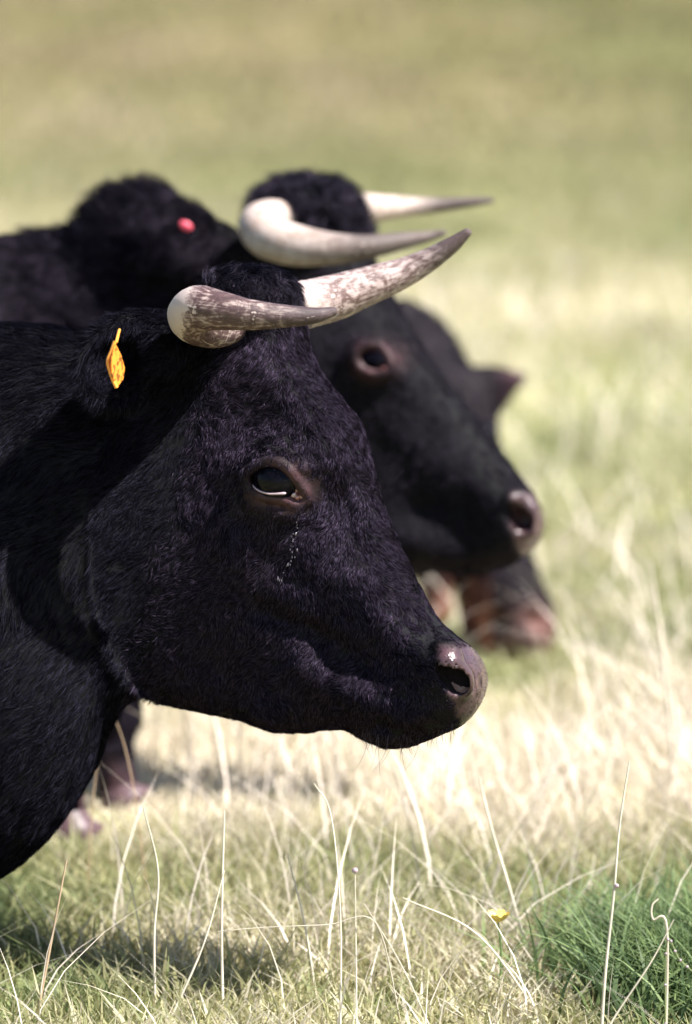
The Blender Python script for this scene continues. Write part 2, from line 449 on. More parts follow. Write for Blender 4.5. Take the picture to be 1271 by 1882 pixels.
class Field:
    def __init__(s, lo, hi, h):
        s.lo = np.array(lo, float); s.h = h
        n = np.ceil((np.array(hi) - s.lo) / h).astype(int) + 1
        s.v = np.full(n, 1e3, dtype=np.float32)
        s.ax = [s.lo[i] + np.arange(n[i]) * h for i in range(3)]
    def box(s, lo, hi):
        sl = []
        for i in range(3):
            a = int(np.clip(math.floor((lo[i]-s.lo[i])/s.h), 0, s.v.shape[i])); b = int(np.clip(math.ceil((hi[i]-s.lo[i])/s.h)+1, 0, s.v.shape[i]))
            sl.append(slice(a, b))
        X = np.meshgrid(*[s.ax[i][sl[i]] for i in range(3)], indexing='ij', sparse=True)
        return tuple(sl), X
    def cone(s, p0, r0, p1, r1, k=30, lat=1.0, cut=False):
        """round cone; lat squeezes it sideways (along l)"""
        p0 = np.array(p0, float); p1 = np.array(p1, float); m = max(r0, r1) + k + 3 * s.h
        lo = np.minimum(p0, p1) - m; hi = np.maximum(p0, p1) + m
        sl, (X, Y, Z) = s.box(lo, hi)
        if 0 in [q.stop-q.start for q in sl]: return
        ax = p1 - p0; ax = ax * np.array([1, 1, 1/lat]); L2 = ax @ ax + 1e-9
        dx, dy, dz = X-p0[0], Y-p0[1], (Z-p0[2])/lat
        t = np.clip((dx*ax[0]+dy*ax[1]+dz*ax[2])/L2, 0, 1)
        d = np.sqrt((dx-t*ax[0])**2+(dy-t*ax[1])**2+(dz-t*ax[2])**2) - (r0+(r1-r0)*t)
        if lat < 1: d = d * (0.5 + 0.5*lat)
        cur = s.v[sl]
        s.v[sl] = -smin(-cur, d, k) if cut else smin(cur, d, k)
    def ell(s, c, r, k=30, rot=0.0, cut=False, roty=0.0):
        """ellipsoid radii r=(ra, rb, rl), turned by rot in the a-b plane, then roty in the a-l plane"""
        c = np.array(c, float); m = max(r) + k + 3 * s.h
        sl, (X, Y, Z) = s.box(c - m, c + m)
        if 0 in [q.stop-q.start for q in sl]: return
        dx, dy, dz = X-c[0], Y-c[1], Z-c[2]
        cy, sy = math.cos(roty), math.sin(roty)
        dx, dz = dx*cy + dz*sy, -dx*sy + dz*cy
        cr, sr = math.cos(rot), math.sin(rot)
        u = dx*cr + dy*sr; w = -dx*sr + dy*cr
        k0 = np.sqrt((u/r[0])**2+(w/r[1])**2+(dz/r[2])**2)
        k1 = np.sqrt((u/r[0]**2)**2+(w/r[1]**2)**2+(dz/r[2]**2)**2)+1e-9
        d = k0*(k0-1)/k1
        cur = s.v[sl]
        s.v[sl] = -smin(-cur, d, k) if cut else smin(cur, d, k)
    def mesh(s):
        return surface_nets(s.v, s.lo, s.h)

def near(cow, rel, x, y):
    """point of the middle plane whose near-side surface projects to photo pixel x, y"""
    q = cow.plane(x, y)
    for _ in range(6):
        q = cow.plane(x + rel_at(rel, *q)*math.sin(cow.th), y)
    return q
def head_relief(cow, outline, widths, relief, step=3.0, centre=0.0):
    """half-width map of a head over its middle plane: rounded outline + local widths + relief (real sculpted form)"""
    poly = catmull(cow.plane([p[0] for p in outline], [p[1] for p in outline]), 5)
    lo = poly.min(0) - 60; hi = poly.max(0) + 60
    xa = np.arange(lo[0], hi[0], step); ya = np.arange(lo[1], hi[1], step)
    X, Y = np.meshgrid(xa, ya, indexing='ij')
    d = poly_sd(X, Y, poly)
    wsum = np.zeros_like(X); Wd = np.zeros_like(X); Rd = np.zeros_like(X)
    for (x, y, w, r, sg) in widths:
        q = cow.plane(x, y); g = np.exp(-((X-q[0])**2+(Y-q[1])**2)/(2*sg*sg)) + 1e-12
        wsum += g; Wd += g*w; Rd += g*r
    Wd /= wsum; Rd /= wsum
    t = 1 - np.clip(d/Rd, 0, 1)
    w = Wd * np.maximum(1 - t**2.3, 0)**(1/2.2)
    add = np.zeros_like(X)
    base = (xa, ya, w, d)
    nearpt = lambda x, y: near(cow, base, x, y)
    for f in relief:
        if f[0] == 'g':
            _, x, y, sx, sy, rot, amp = f
            q = nearpt(x, y); cr, sr = math.cos(R(rot)), math.sin(R(rot))
            u = (X-q[0])*cr+(Y-q[1])*sr; v = -(X-q[0])*sr+(Y-q[1])*cr
            add += amp*np.exp(-0.5*((u/sx)**2+(v/sy)**2))
        else:                                   # 'r' ridge along a polyline
            _, pts, sg, amp = f
            sp = spline([nearpt(*p) for p in pts], 8)
            dm = np.full(X.shape, 1e9)
            for i in range(len(sp)-1):
                e = sp[i+1]-sp[i]; tt = np.clip(((X-sp[i][0])*e[0]+(Y-sp[i][1])*e[1])/(e@e+1e-9), 0, 1)
                dm = np.minimum(dm, (X-sp[i][0]-tt*e[0])**2+(Y-sp[i][1]-tt*e[1])**2)
            add += amp*np.exp(-0.5*dm/sg**2)
    w = np.maximum(w + add*sstep(0, 45, d), 0)
    return xa, ya, w, d
def add_head(fld, rel, k=35):
    xa, ya, w, d = rel
    gx, gy = np.gradient(w, xa[1]-xa[0]); gm = np.sqrt(1+np.minimum(gx**2+gy**2, 36))
    def samp(A, x, y):
        fx = np.clip((x-xa[0])/(xa[1]-xa[0]), 0, len(xa)-1.001); fy = np.clip((y-ya[0])/(ya[1]-ya[0]), 0, len(ya)-1.001)
        i = fx.astype(int); j = fy.astype(int); u = (fx-i)[:, None]; v = (fy-j)[None]
        g = lambda a, b: A[np.ix_(i+a, j+b)]
        return (g(0,0)*(1-u)*(1-v)+g(1,0)*u*(1-v)+g(0,1)*(1-u)*v+g(1,1)*u*v)
    sl, (X, Y, Z) = fld.box([xa[0], ya[0], -330], [xa[-1], ya[-1], 330])
    x = X.ravel(); y = Y.ravel()
    ww = samp(w, x, y)[:, :, None]; dd = samp(d, x, y)[:, :, None]; gg = samp(gm, x, y)[:, :, None]
    az = np.abs(Z)
    sd = np.where(dd > 0, (az-ww)/gg, np.sqrt(np.minimum(dd, 0)**2 + np.maximum(az-ww, 0)**2))
    sd = np.where((dd > 0) & (az < ww), np.maximum(sd, -dd), sd)
    fld.v[sl] = smin(fld.v[sl], sd, k)
def rel_at(rel, x, y):
    xa, ya, w, d = rel
    fx = min(max((x-xa[0])/(xa[1]-xa[0]), 0), len(xa)-1.01); fy = min(max((y-ya[0])/(ya[1]-ya[0]), 0), len(ya)-1.01)
    i = int(fx); j = int(fy); u = fx-i; v = fy-j
    return w[i, j]*(1-u)*(1-v)+w[i+1, j]*u*(1-v)+w[i, j+1]*(1-u)*v+w[i+1, j+1]*u*v

def tri_data(V, F):
    T = np.concatenate([F[:, [0, 1, 2]], F[:, [0, 2, 3]]])
    a, b, c = V[T[:, 0]], V[T[:, 1]], V[T[:, 2]]
    n = np.cross(b-a, c-a); ar = np.linalg.norm(n, axis=1)/2
    return a, b, c, n/(2*ar[:, None]+1e-12), ar
def vert_normals(V, F):
    n = np.cross(V[F[:, 1]]-V[F[:, 0]], V[F[:, 2]]-V[F[:, 0]]) + np.cross(V[F[:, 2]]-V[F[:, 0]], V[F[:, 3]]-V[F[:, 0]])
    vn = np.zeros_like(V)
    for i in range(4): np.add.at(vn, F[:, i], n)
    return vn/(np.linalg.norm(vn, axis=1, keepdims=True)+1e-12)

def hair_object(name, P, rad, mat, parent):
    """P: (n, m, 3) world points"""
    n, m = P.shape[:2]
    hc = bpy.data.hair_curves.new(name)
    hc.add_curves([m]*n)
    hc.attributes['position'].data.foreach_set('vector', np.ascontiguousarray(P, dtype=np.float32).ravel())
    ra = hc.attributes.get('radius') or hc.attributes.new('radius', 'FLOAT', 'POINT')
    ra.data.foreach_set('value', np.ascontiguousarray(rad, dtype=np.float32).ravel())
    hc.materials.append(mat)
    return link(name, hc, parent)

def grow(cow, V, VN, F, n, dens, length, comb, lift=0.35, wild=0.25, thick=0.00016, clump=0.007, m=4, curl=0.0):
    """V, VN world; dens/length/comb take local px coordinates (N,3). returns hair points and radii"""
    a, b, c, fn, ar = tri_data(V, F)
    cen = cow.local((a+b+c)/3)
    pr = ar*dens(cen, fn); pr = pr/pr.sum()
    ti = rng.choice(len(ar), n, p=pr)
    r1 = np.sqrt(rng.random(n)); r2 = rng.random(n)
    wa, wb, wc = (1-r1)[:, None], (r1*(1-r2))[:, None], (r1*r2)[:, None]
    p = a[ti]*wa+b[ti]*wb+c[ti]*wc
    T = np.concatenate([F[:, [0, 1, 2]], F[:, [0, 2, 3]]])[ti]
    nn = VN[T[:, 0]]*wa+VN[T[:, 1]]*wb+VN[T[:, 2]]*wc; nn /= np.linalg.norm(nn, axis=1, keepdims=True)
    lp = cow.local(p)
    cd = comb(lp) @ cow.M                              # world direction
    q = p/clump
    nv = np.stack([vnoise(q), vnoise(q+31.7), vnoise(q+77.1)], -1)
    q2 = p/(clump*5)
    nv2 = np.stack([vnoise(q2), vnoise(q2+31.7), vnoise(q2+77.1)], -1)
    cd = cd + nv*wild*1.6 + nv2*wild*1.3 + rng.normal(0, 0.16, (n, 3))
    cd = cd - nn*(cd*nn).sum(1, keepdims=True); cd /= np.linalg.norm(cd, axis=1, keepdims=True)+1e-9
    L = (length(lp)*(0.65+0.5*rng.random(n)))[:, None]
    lf = lift*(0.7+0.6*rng.random(n))[:, None]*(1+0.6*vnoise(q+5.5))[:, None]
    side = np.cross(nn, cd)
    pts = []
    for j in range(m):
        t = j/(m-1)
        x = p + L*(cd*(t*(1-0.12*t)) + nn*(lf*(t-0.62*t*t)))
        if curl: x = x + side*L*curl*np.sin(t*3.0+nv[:, :1]*4)*t
        pts.append(x)
    P = np.stack(pts, 1) - nn[:, None]*0.0008
    tt = np.linspace(0, 1, m)
    rad = thick*(0.75+0.5*rng.random(n))[:, None]*(1-0.85*tt**1.5)[None]
    return P, rad

# ------------------------------------------------------------------ tubes
def tube(pts, radii, seg=24, cap=True, squash=None):
    pts = np.asarray(pts, float); n = len(pts)
    tg = np.gradient(pts, axis=0); tg /= np.linalg.norm(tg, axis=1, keepdims=True)+1e-12
    ref = np.array([0.1, 0.2, 1.0]) if abs(tg[0][2]) < 0.9 else np.array([1.0, 0, 0])
    u = np.cross(tg[0], ref); u /= np.linalg.norm(u)
    V = []; ang = np.linspace(0, 2*math.pi, seg, endpoint=False)
    for i in range(n):
        u = u - tg[i]*(u@tg[i]); u /= np.linalg.norm(u); w = np.cross(tg[i], u)
        V.append(pts[i] + radii[i]*(np.cos(ang)[:, None]*u + np.sin(ang)[:, None]*w))
    V = np.concatenate(V)
    i, j = np.meshgrid(np.arange(n-1), np.arange(seg), indexing='ij')
    F = np.stack([i*seg+j, i*seg+(j+1) % seg, (i+1)*seg+(j+1) % seg, (i+1)*seg+j], -1).reshape(-1, 4)
    return V, F, np.repeat(np.linspace(0, 1, n), seg), np.tile(ang, n)
def horn(cow, parent, ctrl, mat, bare=None, wob=0.02, broken=False):
    """ctrl rows: photo px x, y, depth offset m, radius px"""
    c = spline(ctrl, 14)
    pw = np.array([W(x, y, cow.D+dd) for x, y, dd, r in c]); rr = c[:, 3]*cow.k
    # closed rounded tip
    tgt = pw[-1]-pw[-2]; tgt /= np.linalg.norm(tgt)
    ex = [(0.45, 0.88), (0.8, 0.55), (0.98, 0.12)]
    for f, g in ex:
        pw = np.vstack([pw, c[-1, 3]*cow.k*f*tgt+pw[len(c)-1]]); rr = np.append(rr, c[-1, 3]*cow.k*g)
    V, F, al, an = tube(pw, rr, 40)
    cen = np.repeat(pw, 40, axis=0)
    lp = cow.local(V)
    nz = fbm(np.stack([np.cos(an)*2.2, np.sin(an)*2.2, al*5], -1), 3)
    nz2 = fbm(np.stack([np.cos(an)*0.8, np.sin(an)*0.8, al*16], -1)+9, 2)
    V = cen + (V-cen)*(1+wob*nz+wob*1.2*nz2 + wob*0.55*np.sin(al*150+nz*5)*np.clip(1-al*1.8, 0, 1))[:, None]
    al2 = np.clip(np.repeat(np.append(np.linspace(0, 1, len(c)), [1, 1, 1]), 40), 0, 1)
    me = mesh_np('horn', V, F, mat)
    me.attributes.new('along', 'FLOAT', 'POINT').data.foreach_set('value', al2.astype(np.float32))
    st = np.stack([np.cos(an)*4, np.sin(an)*4, al2*9], -1).astype(np.float32)
    me.attributes.new('streak', 'FLOAT_VECTOR', 'POINT').data.foreach_set('vector', st.ravel())
    bv = np.zeros(len(V)) if bare is None else bare(lp, al2)
    me.attributes.new('bare', 'FLOAT', 'POINT').data.foreach_set('value', bv.astype(np.float32))
    return link('horn', me, parent)
def ball(parent, name, c, r, mat, n=20, squash=(1, 1, 1), M=None):
    u, v = np.meshgrid(np.linspace(0, 2*math.pi, 2*n, endpoint=False), np.linspace(0.02, math.pi-0.02, n), indexing='ij')
    P = np.stack([np.sin(v)*np.cos(u)*squash[0], np.sin(v)*np.sin(u)*squash[1], np.cos(v)*squash[2]], -1).reshape(-1, 3)
    if M is not None: P = P @ M
    i, j = np.meshgrid(np.arange(2*n), np.arange(n-1), indexing='ij')
    F = np.stack([i*n+j, i*n+j+1, ((i+1) % (2*n))*n+j+1, ((i+1) % (2*n))*n+j], -1).reshape(-1, 4)
    return link(name, mesh_np(name, P*r+np.asarray(c), F, mat), parent)

# =================================================================== COW ONE (nearest, in focus)
c1 = Cow(5.95, R(20), 600, 950)
root1 = empty('cow', W(-300, 1820, 6.1) * np.array([1, 1, 0]))
tag(root1, 'black horned cow in front, sharp, with an orange ear tag and wet eye', 'cow', 'black cows in the meadow')
OUT1 = [(365,545),(395,512),(445,498),(490,500),(525,522),(543,560),(556,620),(574,675),(608,722),(648,775),(672,850),(694,920),(718,980),(744,1036),(770,1088),(797,1134),(828,1163),(858,1188),(876,1215),(884,1248),(878,1280),(862,1312),(838,1334),(812,1346),(780,1360),(740,1372),(702,1370),(668,1355),(638,1341),(595,1341),(545,1348),(495,1344),(445,1326),(395,1316),(345,1306),(300,1288),(262,1230),(240,1100),(240,950),(262,800),(300,670),(335,590)]
WID1 = [(450,540,92,60,60),(550,600,92,58,50),(600,720,105,62,60),(530,780,122,80,80),(500,885,128,110,80),(400,800,120,110,90),(380,1000,120,110,90),(340,1180,86,100,80),(480,1180,95,110,80),(480,1300,62,60,60),(640,980,86,85,60),(590,1120,92,110,70),(700,1120,80,80,60),(680,1250,88,80,60),(790,1200,96,85,50),(850,1240,104,60,40),(830,1310,74,60,40),(730,1350,60,50,40),(620,1330,55,48,40)]
REL1 = [('g',508,878,66,46,15,26),('g',455,770,60,45,0,-12),('r',[(545,700),(585,770),(590,850)],26,15),('r',[(420,870),(455,845),(500,835),(550,855)],14,8),
        ('r',[(520,985),(620,1060),(740,1150),(800,1180)],30,14),('g',598,1222,44,26,25,-24),('r',[(480,1115),(580,1160),(670,1215)],16,-15),
        ('r',[(560,1215),(640,1265),(720,1300),(800,1322)],22,18),('r',[(400,960),(470,1050),(540,1110)],34,12),('g',400,1210,60,50,20,-10),
        ('g',625,920,28,60,-25,-22),('r',[(590,640),(618,740),(665,850)],11,9),('g',835,1225,46,44,0,16),('r',[(700,1330),(760,1345),(826,1336)],9,-13),('g',720,1352,40,18,-5,7),
        ('r',[(455,930),(500,955),(560,945)],12,6)]
rel1 = head_relief(c1, OUT1, WID1, REL1)
P1 = c1.P
ex1, ey1 = near(c1, rel1, 503, 883)
we1 = rel_at(rel1, ex1, ey1)
H1 = 5.2
lo = [-1500, 470, -540]; hi = [390, 1850, 470]
f1 = Field(lo, hi, H1)
# neck, shoulder, brisket, trunk
f1.cone(P1(350, 880, 0.05), 215, P1(50, 938, 0.10), 338, 50, 0.50)
f1.cone(P1(50, 938, 0.10), 338, P1(-260, 1060, 0.14), 480, 50, 0.62)
f1.ell(P1(-135, 1400, 0.10), (205, 185, 150), 25)
f1.cone(P1(-260, 1180, 0.14), 520, P1(-1000, 1200, 0.16), 540, 80, 0.62)
f1.ell(P1(-330, 1560, 0.0), (260, 170, 150), 60)
f1.cone(P1(-430, 1690, -0.10), 95, P1(-170, 1770, -0.12), 55, 30)      # folded foreleg, out of frame
f1.cone(P1(360, 1060, 0.04), 150, P1(150, 1060, 0.08), 205, 90, 0.55)
add_head(f1, rel1, 75)
f1.ell(P1(455, 545, 0.0), (92, 52, 88), 25)                            # poll boss
# near ear (hangs back and towards the viewer) and far ear
e0 = P1(325, 620, -0.04); e1 = P1(172, 690, -0.13)
def ear(fld, p0, p1, wd, th, up=np.array([0, -1.0, 0.3])):
    p0 = np.array(p0); p1 = np.array(p1)
    fld.cone(p0, wd*0.55, p0+(p1-p0)*0.35, wd*0.8, 25, 0.8)
    ax = p1-p0; L = np.linalg.norm(ax); c = p0+ax*0.62
    rot = math.atan2(ax[1], math.hypot(ax[0], ax[2])*math.copysign(1, ax[0])); ry = math.atan2(ax[2], ax[0]) if ax[0] > 0 else math.atan2(-ax[2], -ax[0])
    rz = math.atan2(ax[1], math.copysign(math.hypot(ax[0], ax[2]), ax[0]))
    fld.ell(c, (L*0.58, wd, th), 18, rot=rz, roty=ry)
    fld.ell(c+ax*0.05+np.array([0, 0, -th*1.0]), (L*0.40, wd*0.62, th*1.05), 10, rot=rz, roty=ry, cut=True)
ear(f1, e0, e1, 84, 26)
ear(f1, P1(430, 620, 0.14), P1(400, 590, 0.30), 70, 18)
# eye opening, lids
ec = np.array([ex1, ey1, -we1])
for t in np.linspace(0, 1, 15):                                        # almond cut
    x = 464+84*t; y = 878+20*t; r = 6+17.5*math.sin(math.pi*min(0.08+t, 1))**0.8
    q = near(c1, rel1, x, y-4*math.sin(math.pi*t))
    f1.ell([q[0], q[1], -rel_at(rel1, *q)-9], (r*0.9, r*0.95, 26), 6, cut=True)
def lid(pts, r, off, k=8):
    s_ = spline([list(near(c1, rel1, x, y)) for x, y in pts], 6)
    for i in range(len(s_)-1):
        z0, z1 = -rel_at(rel1, *s_[i])-off, -rel_at(rel1, *s_[i+1])-off
        f1.cone([*s_[i], z0], r, [*s_[i+1], z1], r, k)
lid([(450,877),(466,860),(490,850),(516,852),(536,868),(552,890),(568,914)], 6.8, 5)
lid([(450,878),(460,898),(478,910),(504,916),(526,919),(548,932),(568,920)], 6.0, 2)
lid([(470,838),(500,828),(535,838),(560,866)], 4.5, -1, 10)
lid([(462,820),(500,808),(540,822)], 4.0, -2, 10)
lid([(446,895),(466,926),(510,943),(550,946)], 5, -1, 10)
# nostril: comma-shaped hole with a flared rim
def nos(pts, cut, off=0.0, k=8):
    s_ = spline([[*near(c1, rel1, x, y), r, dz] for x, y, r, dz in pts], 5)
    for i in range(len(s_)-1):
        z0, z1 = -rel_at(rel1, *s_[i][:2])+s_[i][3], -rel_at(rel1, *s_[i+1][:2])+s_[i+1][3]
        f1.cone([*s_[i][:2], z0], s_[i][2], [*s_[i+1][:2], z1], s_[i+1][2], k, cut=cut)
nos([(802,1200,5,-4),(812,1188,8,-7),(830,1200,12,-7),(850,1218,13,-3),(870,1236,9,0),(872,1262,8,2)], False, k=20)
nos([(808,1208,10,0),(814,1226,17,2),(828,1242,20,4),(846,1252,16,4),(862,1258,9,3)], True, k=6)
for z_ in (14, 28, 42):
    nos([(809,1210,9,z_),(816,1226,15,z_),(830,1241,18,z_),(847,1251,14,z_),(860,1257,9,z_)], True, k=6)
V1, F1 = f1.mesh()
def relax(V, F, it=2, lam=0.5):
    for _ in range(it):
        acc = np.zeros_like(V); cnt = np.zeros(len(V))
        for i in range(4):
            a_, b_ = F[:, i], F[:, (i+1) % 4]
            for c_ in range(3): acc[:, c_] += np.bincount(a_, V[b_, c_], len(V))+np.bincount(b_, V[a_, c_], len(V))
            cnt += np.bincount(a_, minlength=len(V))+np.bincount(b_, minlength=len(V))
        V = V+lam*(acc/np.maximum(cnt, 1)[:, None]-V)
    return V
V1 = relax(V1, F1, 3)
# colour / wetness maps, in place on the animal
def scr(cow, lp): return lp[:, 0]*math.cos(cow.th)+np.minimum(lp[:, 2], 0)*math.sin(cow.th)+cow.ax
def near_side(lp): return lp[:, 2] < 20
def eyemask(lp):
    q0 = near(c1, rel1, 513, 893); n_ = 0.35*fbm(lp/14.0)
    return np.exp(-np.maximum(((lp[:, 0]-q0[0])/58)**2+((lp[:, 1]-q0[1])/46)**2+n_, 0)**1.6)*near_side(lp)
def nosemask(lp):
    x = scr(c1, lp); y = lp[:, 1]
    # nose pad: right of a slanted line
    edge = (x-(800+0.42*np.maximum(y-1225, 0)+0.10*np.maximum(1225-y, 0)*0.0))/10 + 0.8*fbm(lp/26)
    return sstep(-0.5, 0.9, edge)*sstep(1172, 1192, y+0.30*(860-x)*0)*sstep(1352, 1332, y)
def tints(cow, lp, em, nm):
    n = fbm(lp/22.0, 3)
    t = np.tile(np.array([0.003, 0.0025, 0.004]), (len(lp), 1))
    t = t + em[:, None]*np.array([0.050, 0.017, 0.020])*(0.9+0.9*n)[:, None]
    t = t*(1-nm[:, None]) + nm[:, None]*(np.array([0.066, 0.036, 0.041])*(1+0.35*n)[:, None])
    return np.clip(t, 0.003, 1)
em1 = eyemask(V1); nm1 = nosemask(V1)
hq = near(c1, rel1, 836, 1240)
def rel_smooth(rel, x, y):
    xa, ya, w, d = rel
    fx = np.clip((x-xa[0])/(xa[1]-xa[0]), 0, len(xa)-1.01); fy = np.clip((y-ya[0])/(ya[1]-ya[0]), 0, len(ya)-1.01)
    i = fx.astype(int); j = fy.astype(int); u = fx-i; v = fy-j
    return w[i, j]*(1-u)*(1-v)+w[i+1, j]*u*(1-v)+w[i, j+1]*(1-u)*v+w[i+1, j+1]*u*v
hole = sstep(58, 48, np.hypot(V1[:, 0]-hq[0], V1[:, 1]-hq[1]))*sstep(9, 24, V1[:, 2]+rel_smooth(rel1, V1[:, 0], V1[:, 1]))*(V1[:, 2] < 0)  # recess shade inside the nostril, painted into the tint
W1v = c1.world(V1)
me = mesh_np('cow_body', W1v, F1[:, ::-1] if False else F1, M_hide, attrs={'tint': tints(c1, V1, em1, nm1)*(1-0.9*hole)[:, None], 'wet': np.clip(nm1+0.55*em1, 0, 1)*(1-hole)})
body1 = link('body', me, root1)
VN1 = vert_normals(W1v, F1)
# orientation check: normals must point away from the inside
cen = W1v.mean(0)
if ((VN1*(W1v-cen)).sum(1) > 0).mean() < 0.5:
    F1 = F1[:, ::-1]; VN1 = -VN1; body1.data.flip_normals()

sx = scr
def dens1(lp, fn):
    x = sx(c1, lp); y = lp[:, 1]
    d = np.where(x < -160, 0.02, np.where(x < 180, 0.45, 1.0))
    d = d*(1-0.97*np.clip(nosemask(lp)*1.3, 0, 1))*(1-np.clip(eyemask(lp)*1.5, 0, 1)*0.97)
    back = (fn@FWD) > 0.25
    return d*np.where(back, 0.25, 1.0)
def len1(lp):
    x = sx(c1, lp); y = lp[:, 1]
    L = 0.0105+0.006*sstep(1120, 700, y)*sstep(500, 300, x)+0.010*sstep(350, 120, x)
    return L*(1-0.55*sstep(700, 830, x))*(1-0.5*np.clip(eyemask(lp)*4, 0, 1))
def comb1(lp):
    x = sx(c1, lp); y = lp[:, 1]
    d = np.zeros((len(lp), 3))
    fr = sstep(-60, 40, (x-600)-(y-850)*0.45)         # along the bridge
    d[:, 0] = 0.45*fr + (-0.45)*(1-fr); d[:, 1] = 0.9
    nk = sstep(420, 250, x)
    d[:, 0] = d[:, 0]*(1-nk)-0.8*nk; d[:, 1] = d[:, 1]*(1-nk)+0.6*nk
    a = 0.7*noise2(x, y, 1/120.0, 4.0, 2)
    ca, sa = np.cos(a), np.sin(a)
    return np.stack([d[:, 0]*ca-d[:, 1]*sa, d[:, 0]*sa+d[:, 1]*ca, 0*x], -1)
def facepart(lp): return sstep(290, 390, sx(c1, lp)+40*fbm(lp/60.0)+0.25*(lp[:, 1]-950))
Ph, rh = grow(c1, W1v, VN1, F1, 210000, lambda lp, fn: dens1(lp, fn)*facepart(lp), len1, comb1, lift=0.50, wild=0.55, thick=0.00023, clump=0.009)
hair_object('fur', Ph, rh, M_fur, body1)
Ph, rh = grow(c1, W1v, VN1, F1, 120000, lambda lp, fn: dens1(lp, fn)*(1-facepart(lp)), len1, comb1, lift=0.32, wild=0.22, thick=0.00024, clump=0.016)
hair_object('neck_fur', Ph, rh, M_fur_shade, body1)
# forelock on the poll
def dpoll(lp, fn):
    x = sx(c1, lp); y = lp[:, 1]
    return (np.exp(-((x-455)/85)**2-((y-545)/62)**2) > 0.33)*1.0
Ph, rh = grow(c1, W1v, VN1, F1, 16000, dpoll, lambda lp: 0.022+0*lp[:, 0], lambda lp: np.stack([0.9+0*lp[:, 0], 0.25+0*lp[:, 0], 0*lp[:, 0]], -1), lift=0.55, wild=0.8, thick=0.00022, clump=0.010, m=6, curl=0.35)
hair_object('forelock', Ph, rh, M_fur_poll, body1)
# ear fringe
def dear(lp, fn):
    x = sx(c1, lp); y = lp[:, 1]
    return ((x < 330) & (x > 120) & (y > 520) & (y < 780) & (lp[:, 2] < -150))*1.0+1e-9
Ph, rh = grow(c1, W1v, VN1, F1, 12000, dear, lambda lp: 0.020+0*lp[:, 0], lambda lp: np.stack([-0.8+0*lp[:, 0], 0.4+0*lp[:, 0], -0.2+0*lp[:, 0]], -1), lift=0.5, wild=0.6, thick=0.0002, clump=0.012, m=5, curl=0.2)
hair_object('ear_fringe', Ph, rh, M_fur_shade, body1)
# chin whiskers
wp = []
for i in range(70):
    x = random.uniform(655, 835); y = 1338+28*math.sin((x-640)/200*math.pi)+random.uniform(-14, 2)
    L = random.uniform(14, 34) if i > 8 else random.uniform(50, 85)
    dx = random.uniform(-0.5, 0.45); z = random.uniform(-0.045, 0.0)
    c_ = [W(x+dx*L*t*t*1.0, y+L*t*(1-0.15*abs(dx)*t), 5.86+z+0.01*t) for t in (0, .33, .66, 1)]
    wp.append(c_)
hair_object('whiskers', np.array(wp), np.tile(np.array([[.0002, .00018, .00013, .00005]]), (70, 1)), M_fur_poll, body1)

# lashes on the upper lid
lp_ = []
for i in range(46):
    t = random.uniform(0.05, 0.8); x = 460+90*t; y = 868-16*math.sin(math.pi*min(t*1.3, 1))+34*max(t-0.35, 0)
    q_ = near(c1, rel1, x, y); L = random.uniform(7, 13)
    p_ = np.array([q_[0], q_[1], -rel_at(rel1, *q_)-9])
    lp_.append([c1.world(p_+np.array([L*(0.3*k_+0.15*random.gauss(0, 1)*k_), L*(0.55*k_-0.25*k_*k_), -L*0.8*k_])) for k_ in (0, .4, .75, 1)])
hair_object('eyelashes', np.array(lp_), np.tile(np.array([[.0002, .00017, .00012, .00005]]), (46, 1)), M_fur_poll, body1)

# eye of cow one
eyc = np.array([ex1, ey1, -we1+19])
eyo = c1.world(eyc)
ball(root1, 'eye', eyo, 1.0, M_eye, 28, (0.0295, 0.026, 0.0215), M=np.stack([c1.F, UP, c1.L]))
def surf(x, y, off): q = near(c1, rel1, x, y); return c1.world([q[0], q[1], -rel_at(rel1, *q)-off])
rp_ = spline([(457,876,0.9),(461,885,1.6),(467,893,2.0),(475,899,2.2),(485,904,2.3),(502,908,2.3),(518,908,2.6),(532,907,3.4)], 6)
def on_eye(x, y, off):
    ra, rb, rl = 0.0295/c1.k, 0.026/c1.k, 0.0215/c1.k
    q = near(c1, rel1, x, y)
    z = eyc[2]-rl*math.sqrt(max(0.05, 1-((q[0]-eyc[0])/ra)**2-((q[1]-eyc[1])/rb)**2))
    return c1.world([q[0], q[1], z-off])
rim_ = [on_eye(x, y, 2.0) for x, y, r in rp_]+[surf(541, 911, -1.5), surf(549, 917, -1)]
V, F, _, _ = tube(spline(rim_[::3], 4), np.interp(np.linspace(0, 1, len(rim_[::3])*4-3), np.linspace(0, 1, len(rp_)+2), np.append(rp_[:, 2], [3.2, 1.0]))*c1.k*0.8, 10)
link('eye_rim', mesh_np('eye_rim', V, F, M_sclera), root1)
for (x, y, r, mt) in ((533,906,5.5,M_sclera),(540,909,6.0,M_sclera),(547,914,6.0,M_caruncle),(538,902,5,M_caruncle),(549,923,7,M_caruncle),(536,923,7,M_caruncle),(556,912,8,M_caruncle),(547,900,6,M_caruncle),(560,923,8,M_caruncle),(546,930,6,M_caruncle)):
    ball(root1, 'eye_corner', surf(x, y, 0), r*c1.k, mt, 10)
trk = spline([(549,936),(546,955),(545,972),(539,995),(541,1015),(536,1035),(524,1055),(512,1072)], 8)
for i in range(46):
    x, y = trk[int(len(trk)*(i/46)**1.15)]
    x += random.gauss(0, 3.2); y += random.gauss(0, 4)
    r = random.choice((0.7, 0.9, 1.1, 1.5)) if i % 9 else 2.3
    ball(root1, 'tear_drop', surf(x, y, 4.5), r*c1.k, M_tear, 6, (0.6, 0.7, random.uniform(1.0, 2.2)))
